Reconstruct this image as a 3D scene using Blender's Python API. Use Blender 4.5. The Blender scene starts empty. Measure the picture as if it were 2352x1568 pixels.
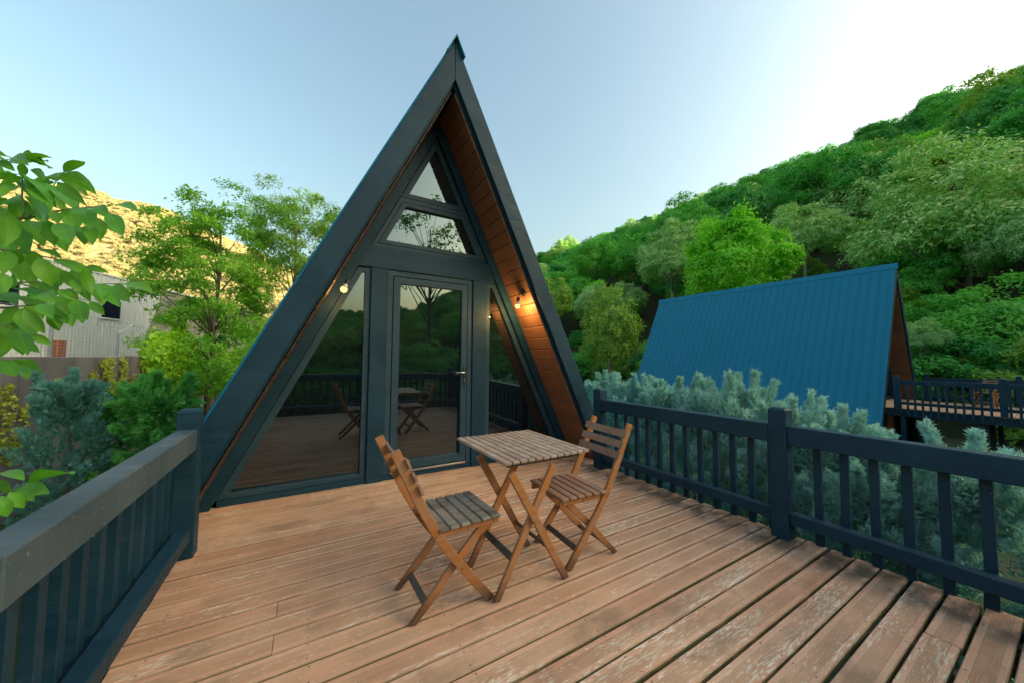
import bpy, bmesh, math, random
import numpy as np
from mathutils import Vector, Matrix, Euler
random.seed(7)
R = math.radians
scene = bpy.context.scene

# ------------------------------------------------------------------ camera
YAW, PITCH, ROLL, FPX, EYE = R(30.75564887), R(2.8953191), R(0.47853454), 794.75, 1.30
FW = Vector((math.sin(YAW)*math.cos(PITCH), math.cos(YAW)*math.cos(PITCH), math.sin(PITCH)))
RT = Vector((math.cos(YAW), -math.sin(YAW), 0)); UP = RT.cross(FW)
RT, UP = RT*math.cos(ROLL)+UP*math.sin(ROLL), -RT*math.sin(ROLL)+UP*math.cos(ROLL)
cd = bpy.data.cameras.new('camera'); cam = bpy.data.objects.new('camera', cd)
scene.collection.objects.link(cam); scene.camera = cam
M = Matrix.Identity(4)
for i in range(3):
    M[i][0], M[i][1], M[i][2] = RT[i], UP[i], -FW[i]
M[2][3] = EYE
cam.matrix_world = M
cd.sensor_width = 36.0; cd.lens = FPX/2352*36.0; cd.clip_start = 0.02; cd.clip_end = 6000
def at(vx, vy, d):
    """a point of the place, d metres in front of the eye"""
    return Vector((0, 0, EYE)) + RT*((vx-1176)/FPX*d) + UP*((784-vy)/FPX*d) + FW*d

# ------------------------------------------------------------------ sky and sun
SUN_AZ, SUN_EL = R(127), R(18.2)          # azimuth from +Y towards +X
w = bpy.data.worlds.new('World'); scene.world = w; w.use_nodes = True
wn = w.node_tree.nodes; wl = w.node_tree.links
sky = wn.new('ShaderNodeTexSky'); sky.sky_type = 'NISHITA'; sky.sun_disc = False
sky.sun_elevation = SUN_EL; sky.sun_rotation = SUN_AZ
sky.altitude = 300; sky.air_density = 1.5; sky.dust_density = 8.0; sky.ozone_density = 2.3
bg = wn['Background']; bg.inputs['Strength'].default_value = 0.12
wl.new(sky.outputs[0], bg.inputs['Color'])
sl = bpy.data.lights.new('sun', 'SUN'); sun = bpy.data.objects.new('sun', sl); scene.collection.objects.link(sun)
sl.energy = 4.0; sl.angle = R(0.5); sl.color = (1.0, 0.86, 0.66)
sd = Vector((math.sin(SUN_AZ)*math.cos(SUN_EL), math.cos(SUN_AZ)*math.cos(SUN_EL), math.sin(SUN_EL)))
sun.rotation_euler = sd.to_track_quat('Z', 'Y').to_euler(); sun.location = sd*60
vs = scene.view_settings
vs.view_transform = 'Standard'; vs.look = 'None'; vs.gamma = 1.0; vs.use_curve_mapping = False
vs.exposure = 1.84
vs.use_white_balance = True; vs.white_balance_temperature = 7250; vs.white_balance_tint = -1.0
scene.cycles.use_denoising = True
scene.cycles.max_bounces = 8; scene.cycles.diffuse_bounces = 6; scene.cycles.glossy_bounces = 3; scene.cycles.transmission_bounces = 6
scene.cycles.use_adaptive_sampling = True; scene.cycles.adaptive_threshold = 0.012
scene.cycles.caustics_reflective = False; scene.cycles.caustics_refractive = False

# ------------------------------------------------------------------ helpers
COL = scene.collection
WM = {}
def reg(o, Mw):
    WM[o.name] = Mw.copy()
def tag(o, label=None, cat=None, group=None, kind=None):
    if label: o['label'] = label
    if cat: o['category'] = cat
    if group: o['group'] = group
    if kind: o['kind'] = kind
    return o
def empty(name, loc, rz=0.0, parent=None):
    o = bpy.data.objects.new(name, None); COL.objects.link(o); o.empty_display_size = .1
    return put(o, parent, Matrix.Translation(Vector(loc)) @ Matrix.Rotation(rz, 4, 'Z'))
def put(o, parent, Mw):
    if parent is not None:
        o.parent = parent
        o.matrix_basis = WM[parent.name].inverted() @ Mw
    else:
        o.matrix_basis = Mw
    reg(o, Mw); return o
I4 = Matrix.Identity(4)
def link(name, me, mat=None, parent=None, Mw=I4):
    o = bpy.data.objects.new(name, me); COL.objects.link(o)
    if mat is not None and len(me.materials) == 0: me.materials.append(mat)
    return put(o, parent, Mw)
def pm(name, verts, faces, smooth=False):
    me = bpy.data.meshes.new(name); me.from_pydata([tuple(v) for v in verts], [], faces); me.update()
    if smooth: me.polygons.foreach_set('use_smooth', [True]*len(me.polygons))
    return me
def fast_mesh(name, V, F, mat=None):
    V = np.ascontiguousarray(V, dtype=np.float32); F = np.ascontiguousarray(F, dtype=np.int32)
    me = bpy.data.meshes.new(name); n, k = F.shape
    me.vertices.add(len(V)); me.vertices.foreach_set('co', V.ravel())
    me.loops.add(n*k); me.loops.foreach_set('vertex_index', F.ravel())
    me.polygons.add(n); me.polygons.foreach_set('loop_start', np.arange(0, n*k, k, dtype=np.int32))
    try: me.polygons.foreach_set('loop_total', np.full(n, k, dtype=np.int32))
    except Exception: pass
    me.update(calc_edges=True)
    if mat: me.materials.append(mat)
    return me
_bc = {}
def box_mesh(sx, sy, sz, b=0.004, mat=None):
    key = (round(sx, 4), round(sy, 4), round(sz, 4), round(b, 4), mat.name if mat else '')
    if key in _bc: return _bc[key]
    bm = bmesh.new(); bmesh.ops.create_cube(bm, size=1.0)
    bmesh.ops.scale(bm, vec=(sx, sy, sz), verts=bm.verts)
    if b > 0: bmesh.ops.bevel(bm, geom=bm.edges[:], offset=b, segments=1, affect='EDGES', profile=.5)
    me = bpy.data.meshes.new('box'); bm.to_mesh(me); bm.free()
    if mat: me.materials.append(mat)
    _bc[key] = me; return me
def box(name, lo, hi, mat, parent=None, b=0.004):
    lo, hi = Vector(lo), Vector(hi); s = hi-lo
    return link(name, box_mesh(s.x, s.y, s.z, min(b, min(s)*.3), mat), mat, parent, Matrix.Translation((lo+hi)/2))
def beam(name, p0, p1, w, h, mat, parent=None, up=(0, 0, 1), b=0.003):
    """box along p0->p1, w across, h along up"""
    p0, p1 = Vector(p0), Vector(p1); x = (p1-p0); L = x.length; x.normalize()
    y = Vector(up).cross(x).normalized(); z = x.cross(y)
    Mw = Matrix(((x.x, y.x, z.x, 0), (x.y, y.y, z.y, 0), (x.z, y.z, z.z, 0), (0, 0, 0, 1)))
    Mw.translation = (p0+p1)/2
    return link(name, box_mesh(L, w, h, min(b, min(w, h)*.3), mat), mat, parent, Mw)
def prism_mesh(pts, t, axis='y', b=0.0, mat=None):
    """polygon (a,c) in xz, extruded t along y, centred"""
    bm = bmesh.new()
    vs_ = [bm.verts.new((p[0], -t/2, p[1])) for p in pts]; f = bm.faces.new(vs_)
    ex = bmesh.ops.extrude_face_region(bm, geom=[f])
    for v in ex['geom']:
        if isinstance(v, bmesh.types.BMVert): v.co.y += t
    bmesh.ops.recalc_face_normals(bm, faces=bm.faces)
    if b > 0: bmesh.ops.bevel(bm, geom=bm.edges[:], offset=b, segments=1, affect='EDGES')
    me = bpy.data.meshes.new('prism'); bm.to_mesh(me); bm.free()
    if mat: me.materials.append(mat)
    return me
def tube_geo(pts, rad, n=7):
    pts = [Vector(p) for p in pts]; V, F = [], []
    prev = None
    for i, p in enumerate(pts):
        d = (pts[min(i+1, len(pts)-1)]-pts[max(i-1, 0)]).normalized()
        a = d.orthogonal().normalized() if prev is None else (prev-d*prev.dot(d)).normalized()
        prev = a; c = d.cross(a)
        r = rad[i] if hasattr(rad, '__len__') else rad
        for k in range(n):
            t = 2*math.pi*k/n; V.append(p+(a*math.cos(t)+c*math.sin(t))*r)
    for i in range(len(pts)-1):
        for k in range(n):
            F.append((i*n+k, i*n+(k+1) % n, (i+1)*n+(k+1) % n, (i+1)*n+k))
    F.append(tuple(range(n))[::-1]); F.append(tuple((len(pts)-1)*n+k for k in range(n)))
    return V, F
def tubes_mesh(name, lst, n=7):
    V, F = [], []
    for pts, rad in lst:
        v, f = tube_geo(pts, rad, n); o = len(V); V += v; F += [tuple(i+o for i in q) for q in f]
    return pm(name, V, F, True)
def kids(o): return [c for c in bpy.data.objects if c.parent == o]
def copy_tree(o, parent=None, chm=None):
    if chm is None:
        chm = {}
        for x in bpy.data.objects:
            if x.parent: chm.setdefault(x.parent.name, []).append(x)
    c = o.copy(); COL.objects.link(c); c.parent = parent
    if parent is None: WM[c.name] = WM[o.name].copy()
    else: WM[c.name] = WM[parent.name] @ c.matrix_basis
    for ch in chm.get(o.name, []): copy_tree(ch, c, chm)
    return c

# ------------------------------------------------------------------ materials
class G:
    def __init__(s, name):
        s.m = bpy.data.materials.new(name); s.m.use_nodes = True
        s.t = s.m.node_tree; s.p = s.t.nodes['Principled BSDF']; s.out = s.t.nodes['Material Output']
    def n(s, ty, ins=None, **pr):
        nd = s.t.nodes.new(ty)
        for k, v in pr.items(): setattr(nd, k, v)
        for k, v in (ins or {}).items(): s.set(nd.inputs[k], v)
        return nd
    def set(s, sock, v):
        if isinstance(v, bpy.types.NodeSocket): s.t.links.new(v, sock)
        elif isinstance(v, bpy.types.Node): s.t.links.new(v.outputs[0], sock)
        else:
            if isinstance(v, (tuple, list)) and len(v) == 3 and sock.type == 'RGBA': v = (*v, 1)
            sock.default_value = v
    def math(s, op, a, b=0.0, c=0.0, clamp=False):
        nd = s.t.nodes.new('ShaderNodeMath'); nd.operation = op; nd.use_clamp = clamp
        s.set(nd.inputs[0], a); s.set(nd.inputs[1], b); s.set(nd.inputs[2], c); return nd.outputs[0]
    def mix(s, f, a, b, blend='MIX'):
        nd = s.t.nodes.new('ShaderNodeMix'); nd.data_type = 'RGBA'; nd.blend_type = blend
        s.set(nd.inputs['Factor'], f); s.set(nd.inputs[6], a); s.set(nd.inputs[7], b); return nd.outputs[2]
    def ramp(s, f, a, b, lo=0.0, hi=1.0):
        nd = s.t.nodes.new('ShaderNodeMapRange'); nd.interpolation_type = 'SMOOTHSTEP'
        s.set(nd.inputs[0], f); nd.inputs[1].default_value = a; nd.inputs[2].default_value = b
        nd.inputs[3].default_value = lo; nd.inputs[4].default_value = hi; return nd.outputs[0]
    def coord(s, which='Object', scale=(1, 1, 1), rand=True):
        tc = s.t.nodes.new('ShaderNodeTexCoord'); v = tc.outputs[which]
        if rand:
            oi = s.t.nodes.new('ShaderNodeObjectInfo')
            ml = s.math('MULTIPLY', oi.outputs['Random'], 91.7)
            cb = s.n('ShaderNodeCombineXYZ', {0: ml, 1: s.math('MULTIPLY', ml, 1.37), 2: ml})
            ad = s.n('ShaderNodeVectorMath', {0: v, 1: cb}, operation='ADD'); v = ad.outputs[0]
        mp = s.n('ShaderNodeMapping', {'Vector': v, 'Scale': scale}); return mp.outputs[0]
    def noise(s, vec, scale=1.0, detail=4.0, rough=.55, dist=0.0):
        return s.n('ShaderNodeTexNoise', {'Vector': vec, 'Scale': scale, 'Detail': detail, 'Roughness': rough, 'Distortion': dist}).outputs['Fac']
    def base(s, c, rough=.6, spec=.4, bump=None, bs=.2, bd=.002):
        s.set(s.p.inputs['Base Color'], c); s.set(s.p.inputs['Roughness'], rough); s.p.inputs['Specular IOR Level'].default_value = spec
        if bump is not None:
            b = s.n('ShaderNodeBump', {'Height': bump, 'Strength': bs, 'Distance': bd}); s.t.links.new(b.outputs[0], s.p.inputs['Normal'])
        return s.m
def rnd(g): return g.n('ShaderNodeObjectInfo').outputs['Random']

def m_paint(name, c1, c2, wear=.0, axis=(2, 14, 14), rough=.5):
    g = G(name); v = g.coord('Object', axis); n1 = g.noise(v, 3.0, 6, .6); n2 = g.noise(g.coord('Object', (1, 1, 1)), 2.3, 3)
    c = g.mix(g.ramp(n2, .3, .7), c1, c2)
    c = g.mix(g.ramp(n1, .45, .75, 0, .45), c, tuple(min(1, x*1.7+.012) for x in c1))
    if wear:
        n3 = g.noise(g.coord('Object', (7, 30, 30)), 1.6, 5, .65)
        c = g.mix(g.ramp(n3, .715-wear*.05, .76-wear*.05, 0, .75), c, (.30, .29, .27))
    fine = g.noise(g.coord('Object', (60, 60, 60)), 5, 3)
    h = g.math('ADD', n1, g.math('MULTIPLY', fine, .4))
    return g.base(c, g.ramp(n1, .3, .7, rough-.08, rough+.12), .22, h, .6, .004)
def m_wood(name, c1, c2, dark, weather=0.0, grey=(.30, .26, .22), rough=.55, axis=(1.2, 26, 26), foot=False):
    g = G(name); v = g.coord('Object', axis)
    n1 = g.noise(v, 2.2, 5, .62, .4); n2 = g.noise(g.coord('Object', (3, 3, 3)), 1.7, 4)
    c = g.mix(g.ramp(n1, .3, .68), c1, c2)
    c = g.mix(g.ramp(n1, .60, .78, 0, .7), c, dark)
    r_ = rnd(g); c = g.mix(g.math('MULTIPLY', r_, .35), c, dark)
    if weather:
        n3 = g.noise(g.coord('Object', (5, 24, 24)), 1.2, 5, .7)
        c = g.mix(g.math('MULTIPLY', g.ramp(g.math('ADD', n3, g.math('MULTIPLY', n2, .5)), .62, .86), weather), c, grey)
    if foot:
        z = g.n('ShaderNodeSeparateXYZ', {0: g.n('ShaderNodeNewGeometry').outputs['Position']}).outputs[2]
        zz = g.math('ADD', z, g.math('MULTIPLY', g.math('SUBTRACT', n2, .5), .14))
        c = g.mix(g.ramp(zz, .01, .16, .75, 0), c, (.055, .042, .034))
    return g.base(c, g.ramp(n1, .2, .8, rough-.1, rough+.15), .35, n1, .35, .002)

paint = m_paint('anthracite_paint', (.005, .030, .054), (.012, .043, .072), .35)
paint_worn = m_paint('anthracite_paint_worn', (.045, .072, .092), (.085, .116, .138), 1.5, rough=.6)
frame_paint = m_paint('window_frame_paint', (.020, .048, .072), (.028, .060, .085), .0, rough=.4)

def m_deck():
    g = G('deck_board_stain')
    tc = g.n('ShaderNodeTexCoord'); gen = g.n('ShaderNodeSeparateXYZ', {0: tc.outputs['Generated']})
    big = g.noise(g.coord('Object', (1.3, 5, 5)), 1.0, 3)
    grain = g.noise(g.coord('Object', (2.2, 60, 60)), 2.0, 5, .65, .3)
    c = g.mix(g.ramp(big, .3, .7), (.55, .270, .168), (.70, .405, .268))
    c = g.mix(g.math('MULTIPLY', rnd(g), .55), c, (.63, .378, .260))
    c = g.mix(g.ramp(grain, .52, .75, 0, .5), c, (.22, .100, .062))
    # worn-through stain: pale bare timber, streaked along the board
    mask = g.noise(g.coord('Object', (.9, 3.5, 3.5)), 1.2, 4, .6)
    n3 = g.noise(g.coord('Object', (13, 70, 70)), 1.5, 6, .66, .1)
    thr = g.math('SUBTRACT', n3, g.ramp(mask, .36, .74, .20, -.01))
    c = g.mix(g.ramp(thr, .47, .53, 0, .85), c, (.78, .66, .54))
    n4 = g.noise(g.coord('Object', (22, 60, 60)), 1.6, 4, .6)
    c = g.mix(g.ramp(n4, .655, .69, 0, .9), c, (.80, .69, .57))
    # knots
    vo = g.n('ShaderNodeTexVoronoi', {'Vector': g.coord('Object', (2.1, 6.0, 1.0)), 'Scale': 1.0, 'Randomness': 1.0})
    kk = g.ramp(vo.outputs['Distance'], .03, .085, .85, 0)
    pick = g.ramp(g.n('ShaderNodeSeparateColor', {0: vo.outputs['Color']}).outputs[0], .55, .6)
    c = g.mix(g.math('MULTIPLY', kk, pick), c, (.105, .058, .036))
    # mildew towards the ends of the boards
    n5 = g.noise(g.coord('Object', (5, 9, 9)), 1.0, 5)
    pos = g.n('ShaderNodeSeparateXYZ', {0: g.n('ShaderNodeNewGeometry').outputs['Position']}).outputs[0]
    pos = g.math('SUBTRACT', pos, g.math('MULTIPLY', g.math('GREATER_THAN', pos, 10.0), 15.86))
    en = g.math('MULTIPLY', g.ramp(pos, 2.72, 3.02, 0, 1), g.ramp(pos, 3.10, 3.17, 1, .2))
    c = g.mix(g.math('MULTIPLY', en, g.ramp(n5, .38, .6, 0, .85)), c, (.075, .062, .05))
    st = g.noise(g.coord('Object', (2.0, 2.5, 2.5)), 1.1, 5, .6)
    c = g.mix(g.ramp(st, .54, .74, 0, .65), c, (.25, .145, .10))
    # algae on the edges of the boards
    nz = g.n('ShaderNodeSeparateXYZ', {0: g.n('ShaderNodeNewGeometry').outputs['Normal']}).outputs[2]
    al = g.noise(g.coord('Object', (3, 3, 3)), 1.5, 4)
    c = g.mix(g.math('MULTIPLY', g.ramp(nz, .55, .85, 1, 0), g.ramp(al, .3, .55, .35, .95)), c, (.10, .105, .045))
    h = g.math('ADD', g.math('MULTIPLY', grain, .7), g.math('MULTIPLY', n3, .5))
    return g.base(c, .72, .3, h, .5, .003)
deck_m = m_deck()
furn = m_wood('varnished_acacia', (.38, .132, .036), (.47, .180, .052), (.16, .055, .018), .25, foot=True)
slat_table = m_wood('weathered_table_slats', (.26, .155, .110), (.37, .245, .180), (.08, .048, .036), .8, (.40, .33, .28), .65)
slat_dark = m_wood('weathered_seat_slats', (.125, .095, .075), (.19, .155, .125), (.04, .03, .026), .9, (.25, .215, .18), .7)
slat_red = m_wood('reddish_chair_slats', (.27, .125, .075), (.34, .175, .11), (.10, .045, .03), .35)
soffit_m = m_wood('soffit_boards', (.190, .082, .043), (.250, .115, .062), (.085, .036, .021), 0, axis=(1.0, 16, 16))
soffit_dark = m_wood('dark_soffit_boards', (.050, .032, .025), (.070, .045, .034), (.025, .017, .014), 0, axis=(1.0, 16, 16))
stretch_m = m_wood('weathered_stretchers', (.07, .052, .042), (.11, .085, .066), (.03, .024, .02), .5, (.15, .13, .11), .7)

def m_flat(name, c, rough=.5, metal=0.0, spec=.5, var=.0, sc=8):
    g = G(name)
    col = c
    if var:
        n1 = g.noise(g.coord('Object', (sc, sc, sc)), 1, 5)
        col = g.mix(n1, tuple(x*(1-var) for x in c), tuple(min(1, x*(1+var)) for x in c))
    g.base(col, rough, spec); g.p.inputs['Metallic'].default_value = metal; return g.m
roof_m = None
def m_roof():
    g = G('blue_coated_steel'); n1 = g.noise(g.coord('Object', (2, .6, 2)), 2.0, 5)
    c = g.mix(n1, (.003, .150, .262), (.005, .185, .310))
    c = g.mix(g.math('MULTIPLY', rnd(g), .5), c, (.004, .175, .275))
    n2 = g.noise(g.coord('Object', (22, 22, 22)), 1.0, 2)
    c = g.mix(g.ramp(n2, .73, .76, 0, .5), c, (.45, .55, .58))
    n3 = g.noise(g.coord('Object', (.35, 9, 9)), 1.0, 5)
    c = g.mix(g.ramp(n3, .5, .75, 0, .35), c, (.03, .16, .22))
    return g.base(c, .55, .25, g.noise(g.coord('Object', (3, 1, 3)), 1.5, 2), .06, .01)
roof_m = m_roof()
brass = m_flat('brass_bolt', (.62, .45, .24), .35, 1.0)
black_pl = m_flat('black_plastic', (.012, .013, .015), .45)
steel = m_flat('brushed_steel', (.55, .55, .56), .3, 1.0)
galv = m_flat('galvanised_steel', (.36, .39, .41), .5, .6, var=.2)
white_pl = m_flat('white_socket', (.7, .62, .55), .4)

def m_glass():
    g = G('dark_reflective_glass')
    bp = g.n('ShaderNodeBump', {'Height': g.noise(g.coord('Object', (1, 1, 1)), 1.3, 2), 'Strength': .05, 'Distance': .012})
    gl = g.n('ShaderNodeBsdfGlossy', {'Color': (.68, .86, .92, 1), 'Roughness': 0.0, 'Normal': bp.outputs[0]})
    df = g.n('ShaderNodeBsdfDiffuse', {'Color': (.006, .009, .012, 1)})
    lw = g.n('ShaderNodeLayerWeight', {'Blend': .35})
    mx = g.n('ShaderNodeMixShader', {0: g.ramp(lw.outputs['Fresnel'], 0, 1, .18, 1.0), 1: df.outputs[0], 2: gl.outputs[0]})
    g.t.links.new(mx.outputs[0], g.out.inputs[0]); return g.m
glass = m_glass()
def m_emit(name, c, s):
    g = G(name); e = g.n('ShaderNodeEmission', {'Color': (*c, 1), 'Strength': s}); g.t.links.new(e.outputs[0], g.out.inputs[0]); return g.m
bulb_m = m_emit('lit_bulb', (1.0, .50, .15), 1.1)

def m_leaf(name, c1, c2, c3=None, trans=.35, hue=.0, nscale=.7, rough=.5, spec=.25):
    """leaf colour varies from leaf to leaf and from plant to plant"""
    g = G(name)
    n1 = g.noise(g.coord('Object', (1, 1, 1)), nscale, 3)
    n2 = g.noise(g.coord('Object', (1, 1, 1)), 9.0, 1)
    f = g.ramp(g.math('ADD', g.math('MULTIPLY', n1, .6), g.math('MULTIPLY', n2, .4)), .36, .64)
    c = g.mix(f, c1, c2)
    if c3 is not None: c = g.mix(g.math('MULTIPLY', rnd(g), 1.0), c, c3)
    g.base(c, rough, spec)
    tl = g.n('ShaderNodeBsdfTranslucent', {'Color': g.mix(1.0, c, (1.0, 1.12, .55, 1), 'MULTIPLY')})
    mx = g.n('ShaderNodeMixShader', {0: trans, 1: g.p.outputs[0], 2: tl.outputs[0]})
    g.t.links.new(mx.outputs[0], g.out.inputs[0]); return g.m
bark = m_flat('bark', (.13, .105, .085), .85, var=.45, sc=14)
bark_pale = m_flat('pale_bark', (.26, .23, .19), .85, var=.4, sc=14)

# ================================================================== THE SETTING
def m_ground():
    g = G('garden_ground'); n1 = g.noise(g.coord('Object', (1, 1, 1), False), .35, 6); n2 = g.noise(g.coord('Object', (1, 1, 1), False), 6, 5)
    c = g.mix(g.ramp(n1, .4, .6), (.045, .075, .022), (.085, .075, .05)); c = g.mix(g.ramp(n2, .4, .7, 0, .6), c, (.03, .05, .016))
    return g.base(c, .9, .2, n2, .6, .05)
ground_m = m_ground()
GZ = -1.75
ground = link('ground', pm('ground', [(-2500, -2500, GZ), (2500, -2500, GZ), (2500, 2500, GZ), (-2500, 2500, GZ)], [(0, 1, 2, 3)]), ground_m)
tag(ground, kind='structure')

RIDGE = 112.0
def hill_z(x, y):
    """the wooded slope that closes the valley on the right"""
    lift = 6.0*max(0.0, min(1.0, (y-120)/60.0))
    n = 2.0*math.sin(y*.045+x*.02)+1.3*math.sin(y*.11+1.3)+1.0*math.sin(x*.13+y*.05)
    if x <= 23: return GZ
    z = GZ + .5375*(min(x, RIDGE)-23) + lift*(x-23)/90.0 + n*min(1.0, (x-23)/25.0)
    if x > RIDGE: z -= (x-RIDGE)*.45
    return z
nx, ny = 34, 90
V_, F_ = [], []
for i in range(nx):
    for j in range(ny):
        x = 22.8+(190-22.8)*i/(nx-1); y = -260+(760.0)*j/(ny-1)
        V_.append((x, y, hill_z(x, y)+(-.02 if x < 23 else 0)))
for i in range(nx-1):
    for j in range(ny-1):
        F_.append((i*ny+j, (i+1)*ny+j, (i+1)*ny+j+1, i*ny+j+1))
def m_forest_floor():
    g = G('forest_floor'); n1 = g.noise(g.coord('Object', (1, 1, 1), False), .2, 6)
    return g.base(g.mix(n1, (.02, .035, .012), (.06, .05, .03)), .95, .1, n1, .5, .3)
forest_floor = m_forest_floor()
tag(link('hillside', pm('hillside', V_, F_, True), forest_floor), kind='structure')

# the sunlit hill beyond the valley on the left
def m_dry():
    g = G('dry_hill_soil'); n1 = g.noise(g.coord('Object', (1, 1, 1), False), .06, 7)
    return g.base(g.mix(n1, (.38, .32, .17), (.50, .41, .23)), .95, .1)
prof = [(-900, 215), (-500, 285), (-150, 365), (100, 420), (192, 448), (357, 493), (470, 535), (600, 585), (760, 650), (950, 705), (1150, 745), (1400, 780)]
rows = [(0.0, 118, 0), (.18, 150, 0), (.40, 178, 0), (.62, 205, 0), (.82, 236, 0), (1.0, 268, 0), (.93, 320, 0), (.3, 460, 0)]
def hill_pt(vx, t, d):
    vy = np.interp(vx, [p[0] for p in prof], [p[1] for p in prof])
    # real place of the crest, then the face falls from it towards the valley floor
    c = at(vx, vy, 268); b = at(vx, 812, d)
    zc = c.z; bump = 3.5*math.sin(b.x*.06+b.y*.04)+2.5*math.sin(b.y*.11-b.x*.05)
    return Vector((b.x, b.y, GZ + (zc-GZ)*t + bump*(1 if 0 < t < 1 else 0.3 if t else 0)))
VX = list(range(-900, 1401, 46)); V_, F_ = [], []
for (t, d, _) in rows:
    for vx in VX: V_.append(hill_pt(vx, t, d))
nn = len(VX)
for i in range(len(rows)-1):
    for j in range(nn-1): F_.append((i*nn+j, i*nn+j+1, (i+1)*nn+j+1, (i+1)*nn+j))
dry_m = m_dry()
far_hill = tag(link('far_hill', pm('far_hill', V_, F_, True), dry_m), kind='structure')

# ------------------------------------------------------------------ deck
def plank_mesh(L, wd, th=.028):
    pts = []
    h = wd/2; c = .004
    g0, g1, npit = -.29*wd, .27*wd, 12
    pts += [(-h, -c), (-h+c, 0.0)]
    pit = (g1-g0)/npit
    for k in range(npit):
        a = g0+k*pit
        pts += [(a, 0.0), (a+pit*.18, -.0011), (a+pit*.42, -.0011), (a+pit*.60, 0.0)]
    pts += [(h-c, 0.0), (h, -c), (h, -th), (-h, -th)]
    n = len(pts); V = []
    segs = 5
    for s in range(segs+1):
        x = L*s/segs
        if s == 0 or s == segs: pass
        for (y, z) in pts: V.append((x, y, z))
    F = []
    for s in range(segs):
        for k in range(n): F.append((s*n+k, s*n+(k+1) % n, (s+1)*n+(k+1) % n, (s+1)*n+k))
    F.append(tuple(range(n))); F.append(tuple(segs*n+k for k in range(n))[::-1])
    F = [q[::-1] for q in F]
    me = pm('plank', V, F); me.materials.append(deck_m)
    for i_, v in enumerate(me.vertices):
        pass
    return me
deck = empty('deck', (0, 0, 0)); tag(deck, kind='structure')
rs = random.Random(3)
PITCHD, Y0 = .1285, 1.507
SOFF = lambda z, s, za=4.17: 1.245 + s*(za-z)/2.05
joints = {5: [-.084], 3: [-.085], -9: [2.615], 9: [1.9], 1: [2.45], -4: [.3], 14: [.55]}
yk = -14
while True:
    ylo = Y0+yk*PITCHD; yhi = ylo+PITCHD
    if ylo > 3.93: break
    gap = rs.uniform(.006, .010) if ylo > 1.2 else (rs.uniform(.010, .014) if ylo > .8 else rs.uniform(.011, .016))
    yhi = min(yhi, 3.975)
    wd = yhi-ylo-gap; yc = (ylo+yhi)/2+rs.uniform(-.001, .001)
    if yhi < 3.36: x0, x1 = -.665+rs.uniform(-.012, .012), 3.182+rs.uniform(-.014, .012)
    else: x0, x1 = SOFF(0, -1)+.012, SOFF(0, 1)-.012
    cuts = [x0]+joints.get(yk, [])+[x1]
    for a, b_ in zip(cuts[:-1], cuts[1:]):
        zz = rs.uniform(-.0015, .0015); rr = rs.uniform(-.0010, .0010)
        Mw = Matrix.Translation((a+.0015, yc, zz)) @ Matrix.Rotation(rr, 4, 'Z') @ Matrix.Rotation(rs.uniform(-.004, .004), 4, 'X')
        link('plank', plank_mesh(b_-a-.003, wd), deck_m, deck, Mw)
    yk += 1
# screw heads where the boards cross the joists
scr_v, scr_f = [], []
for ob in [o for o in bpy.data.objects if o.parent == deck]:
    Mw = WM[ob.name]; Lp = max(v.co.x for v in ob.data.vertices)
    for xj in (-.55, .05, .65, 1.25, 1.85, 2.45, 2.95):
        lx = xj-Mw.translation.x
        if lx < .03 or lx > Lp-.03: continue
        for yy in (-.040, .042):
            c_ = Mw @ Vector((lx+rs.uniform(-.006, .006), yy+rs.uniform(-.004, .004), .0009)); n0 = len(scr_v)
            for a_ in range(7): scr_v.append((c_.x+.0042*math.cos(a_*.8976), c_.y+.0042*math.sin(a_*.8976), c_.z))
            scr_f.append(tuple(range(n0, n0+7)))
screw_m = m_flat('rusty_screw', (.07, .05, .04), .6)
sc_ = link('screws', pm('screws', scr_v, scr_f), screw_m, deck); sc_['kind'] = 'stuff'
joist_m = m_wood('deck_joist', (.12, .08, .05), (.17, .12, .08), (.05, .035, .025), .5)
for xj in (-.55, .05, .65, 1.25, 1.85, 2.45, 2.95):
    box('joist', (xj-.025, -.30, -.19), (xj+.025, 3.95, -.031), joist_m, deck)
box('rim_beam', (3.085, -.31, -.235), (3.13, 3.3, -.031), paint, deck)
box('rim_beam', (-.63, -.31, -.235), (-.585, 3.3, -.031), paint, deck)
box('rim_beam', (-.56, -.345, -.235), (3.06, -.312, -.031), paint, deck)
for xj in (-.5, 1.2, 2.9):
    for yj in (-.1, 1.6, 3.0): box('support_post', (xj-.05, yj-.05, GZ), (xj+.05, yj+.05, -.191), paint, deck)

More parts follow.
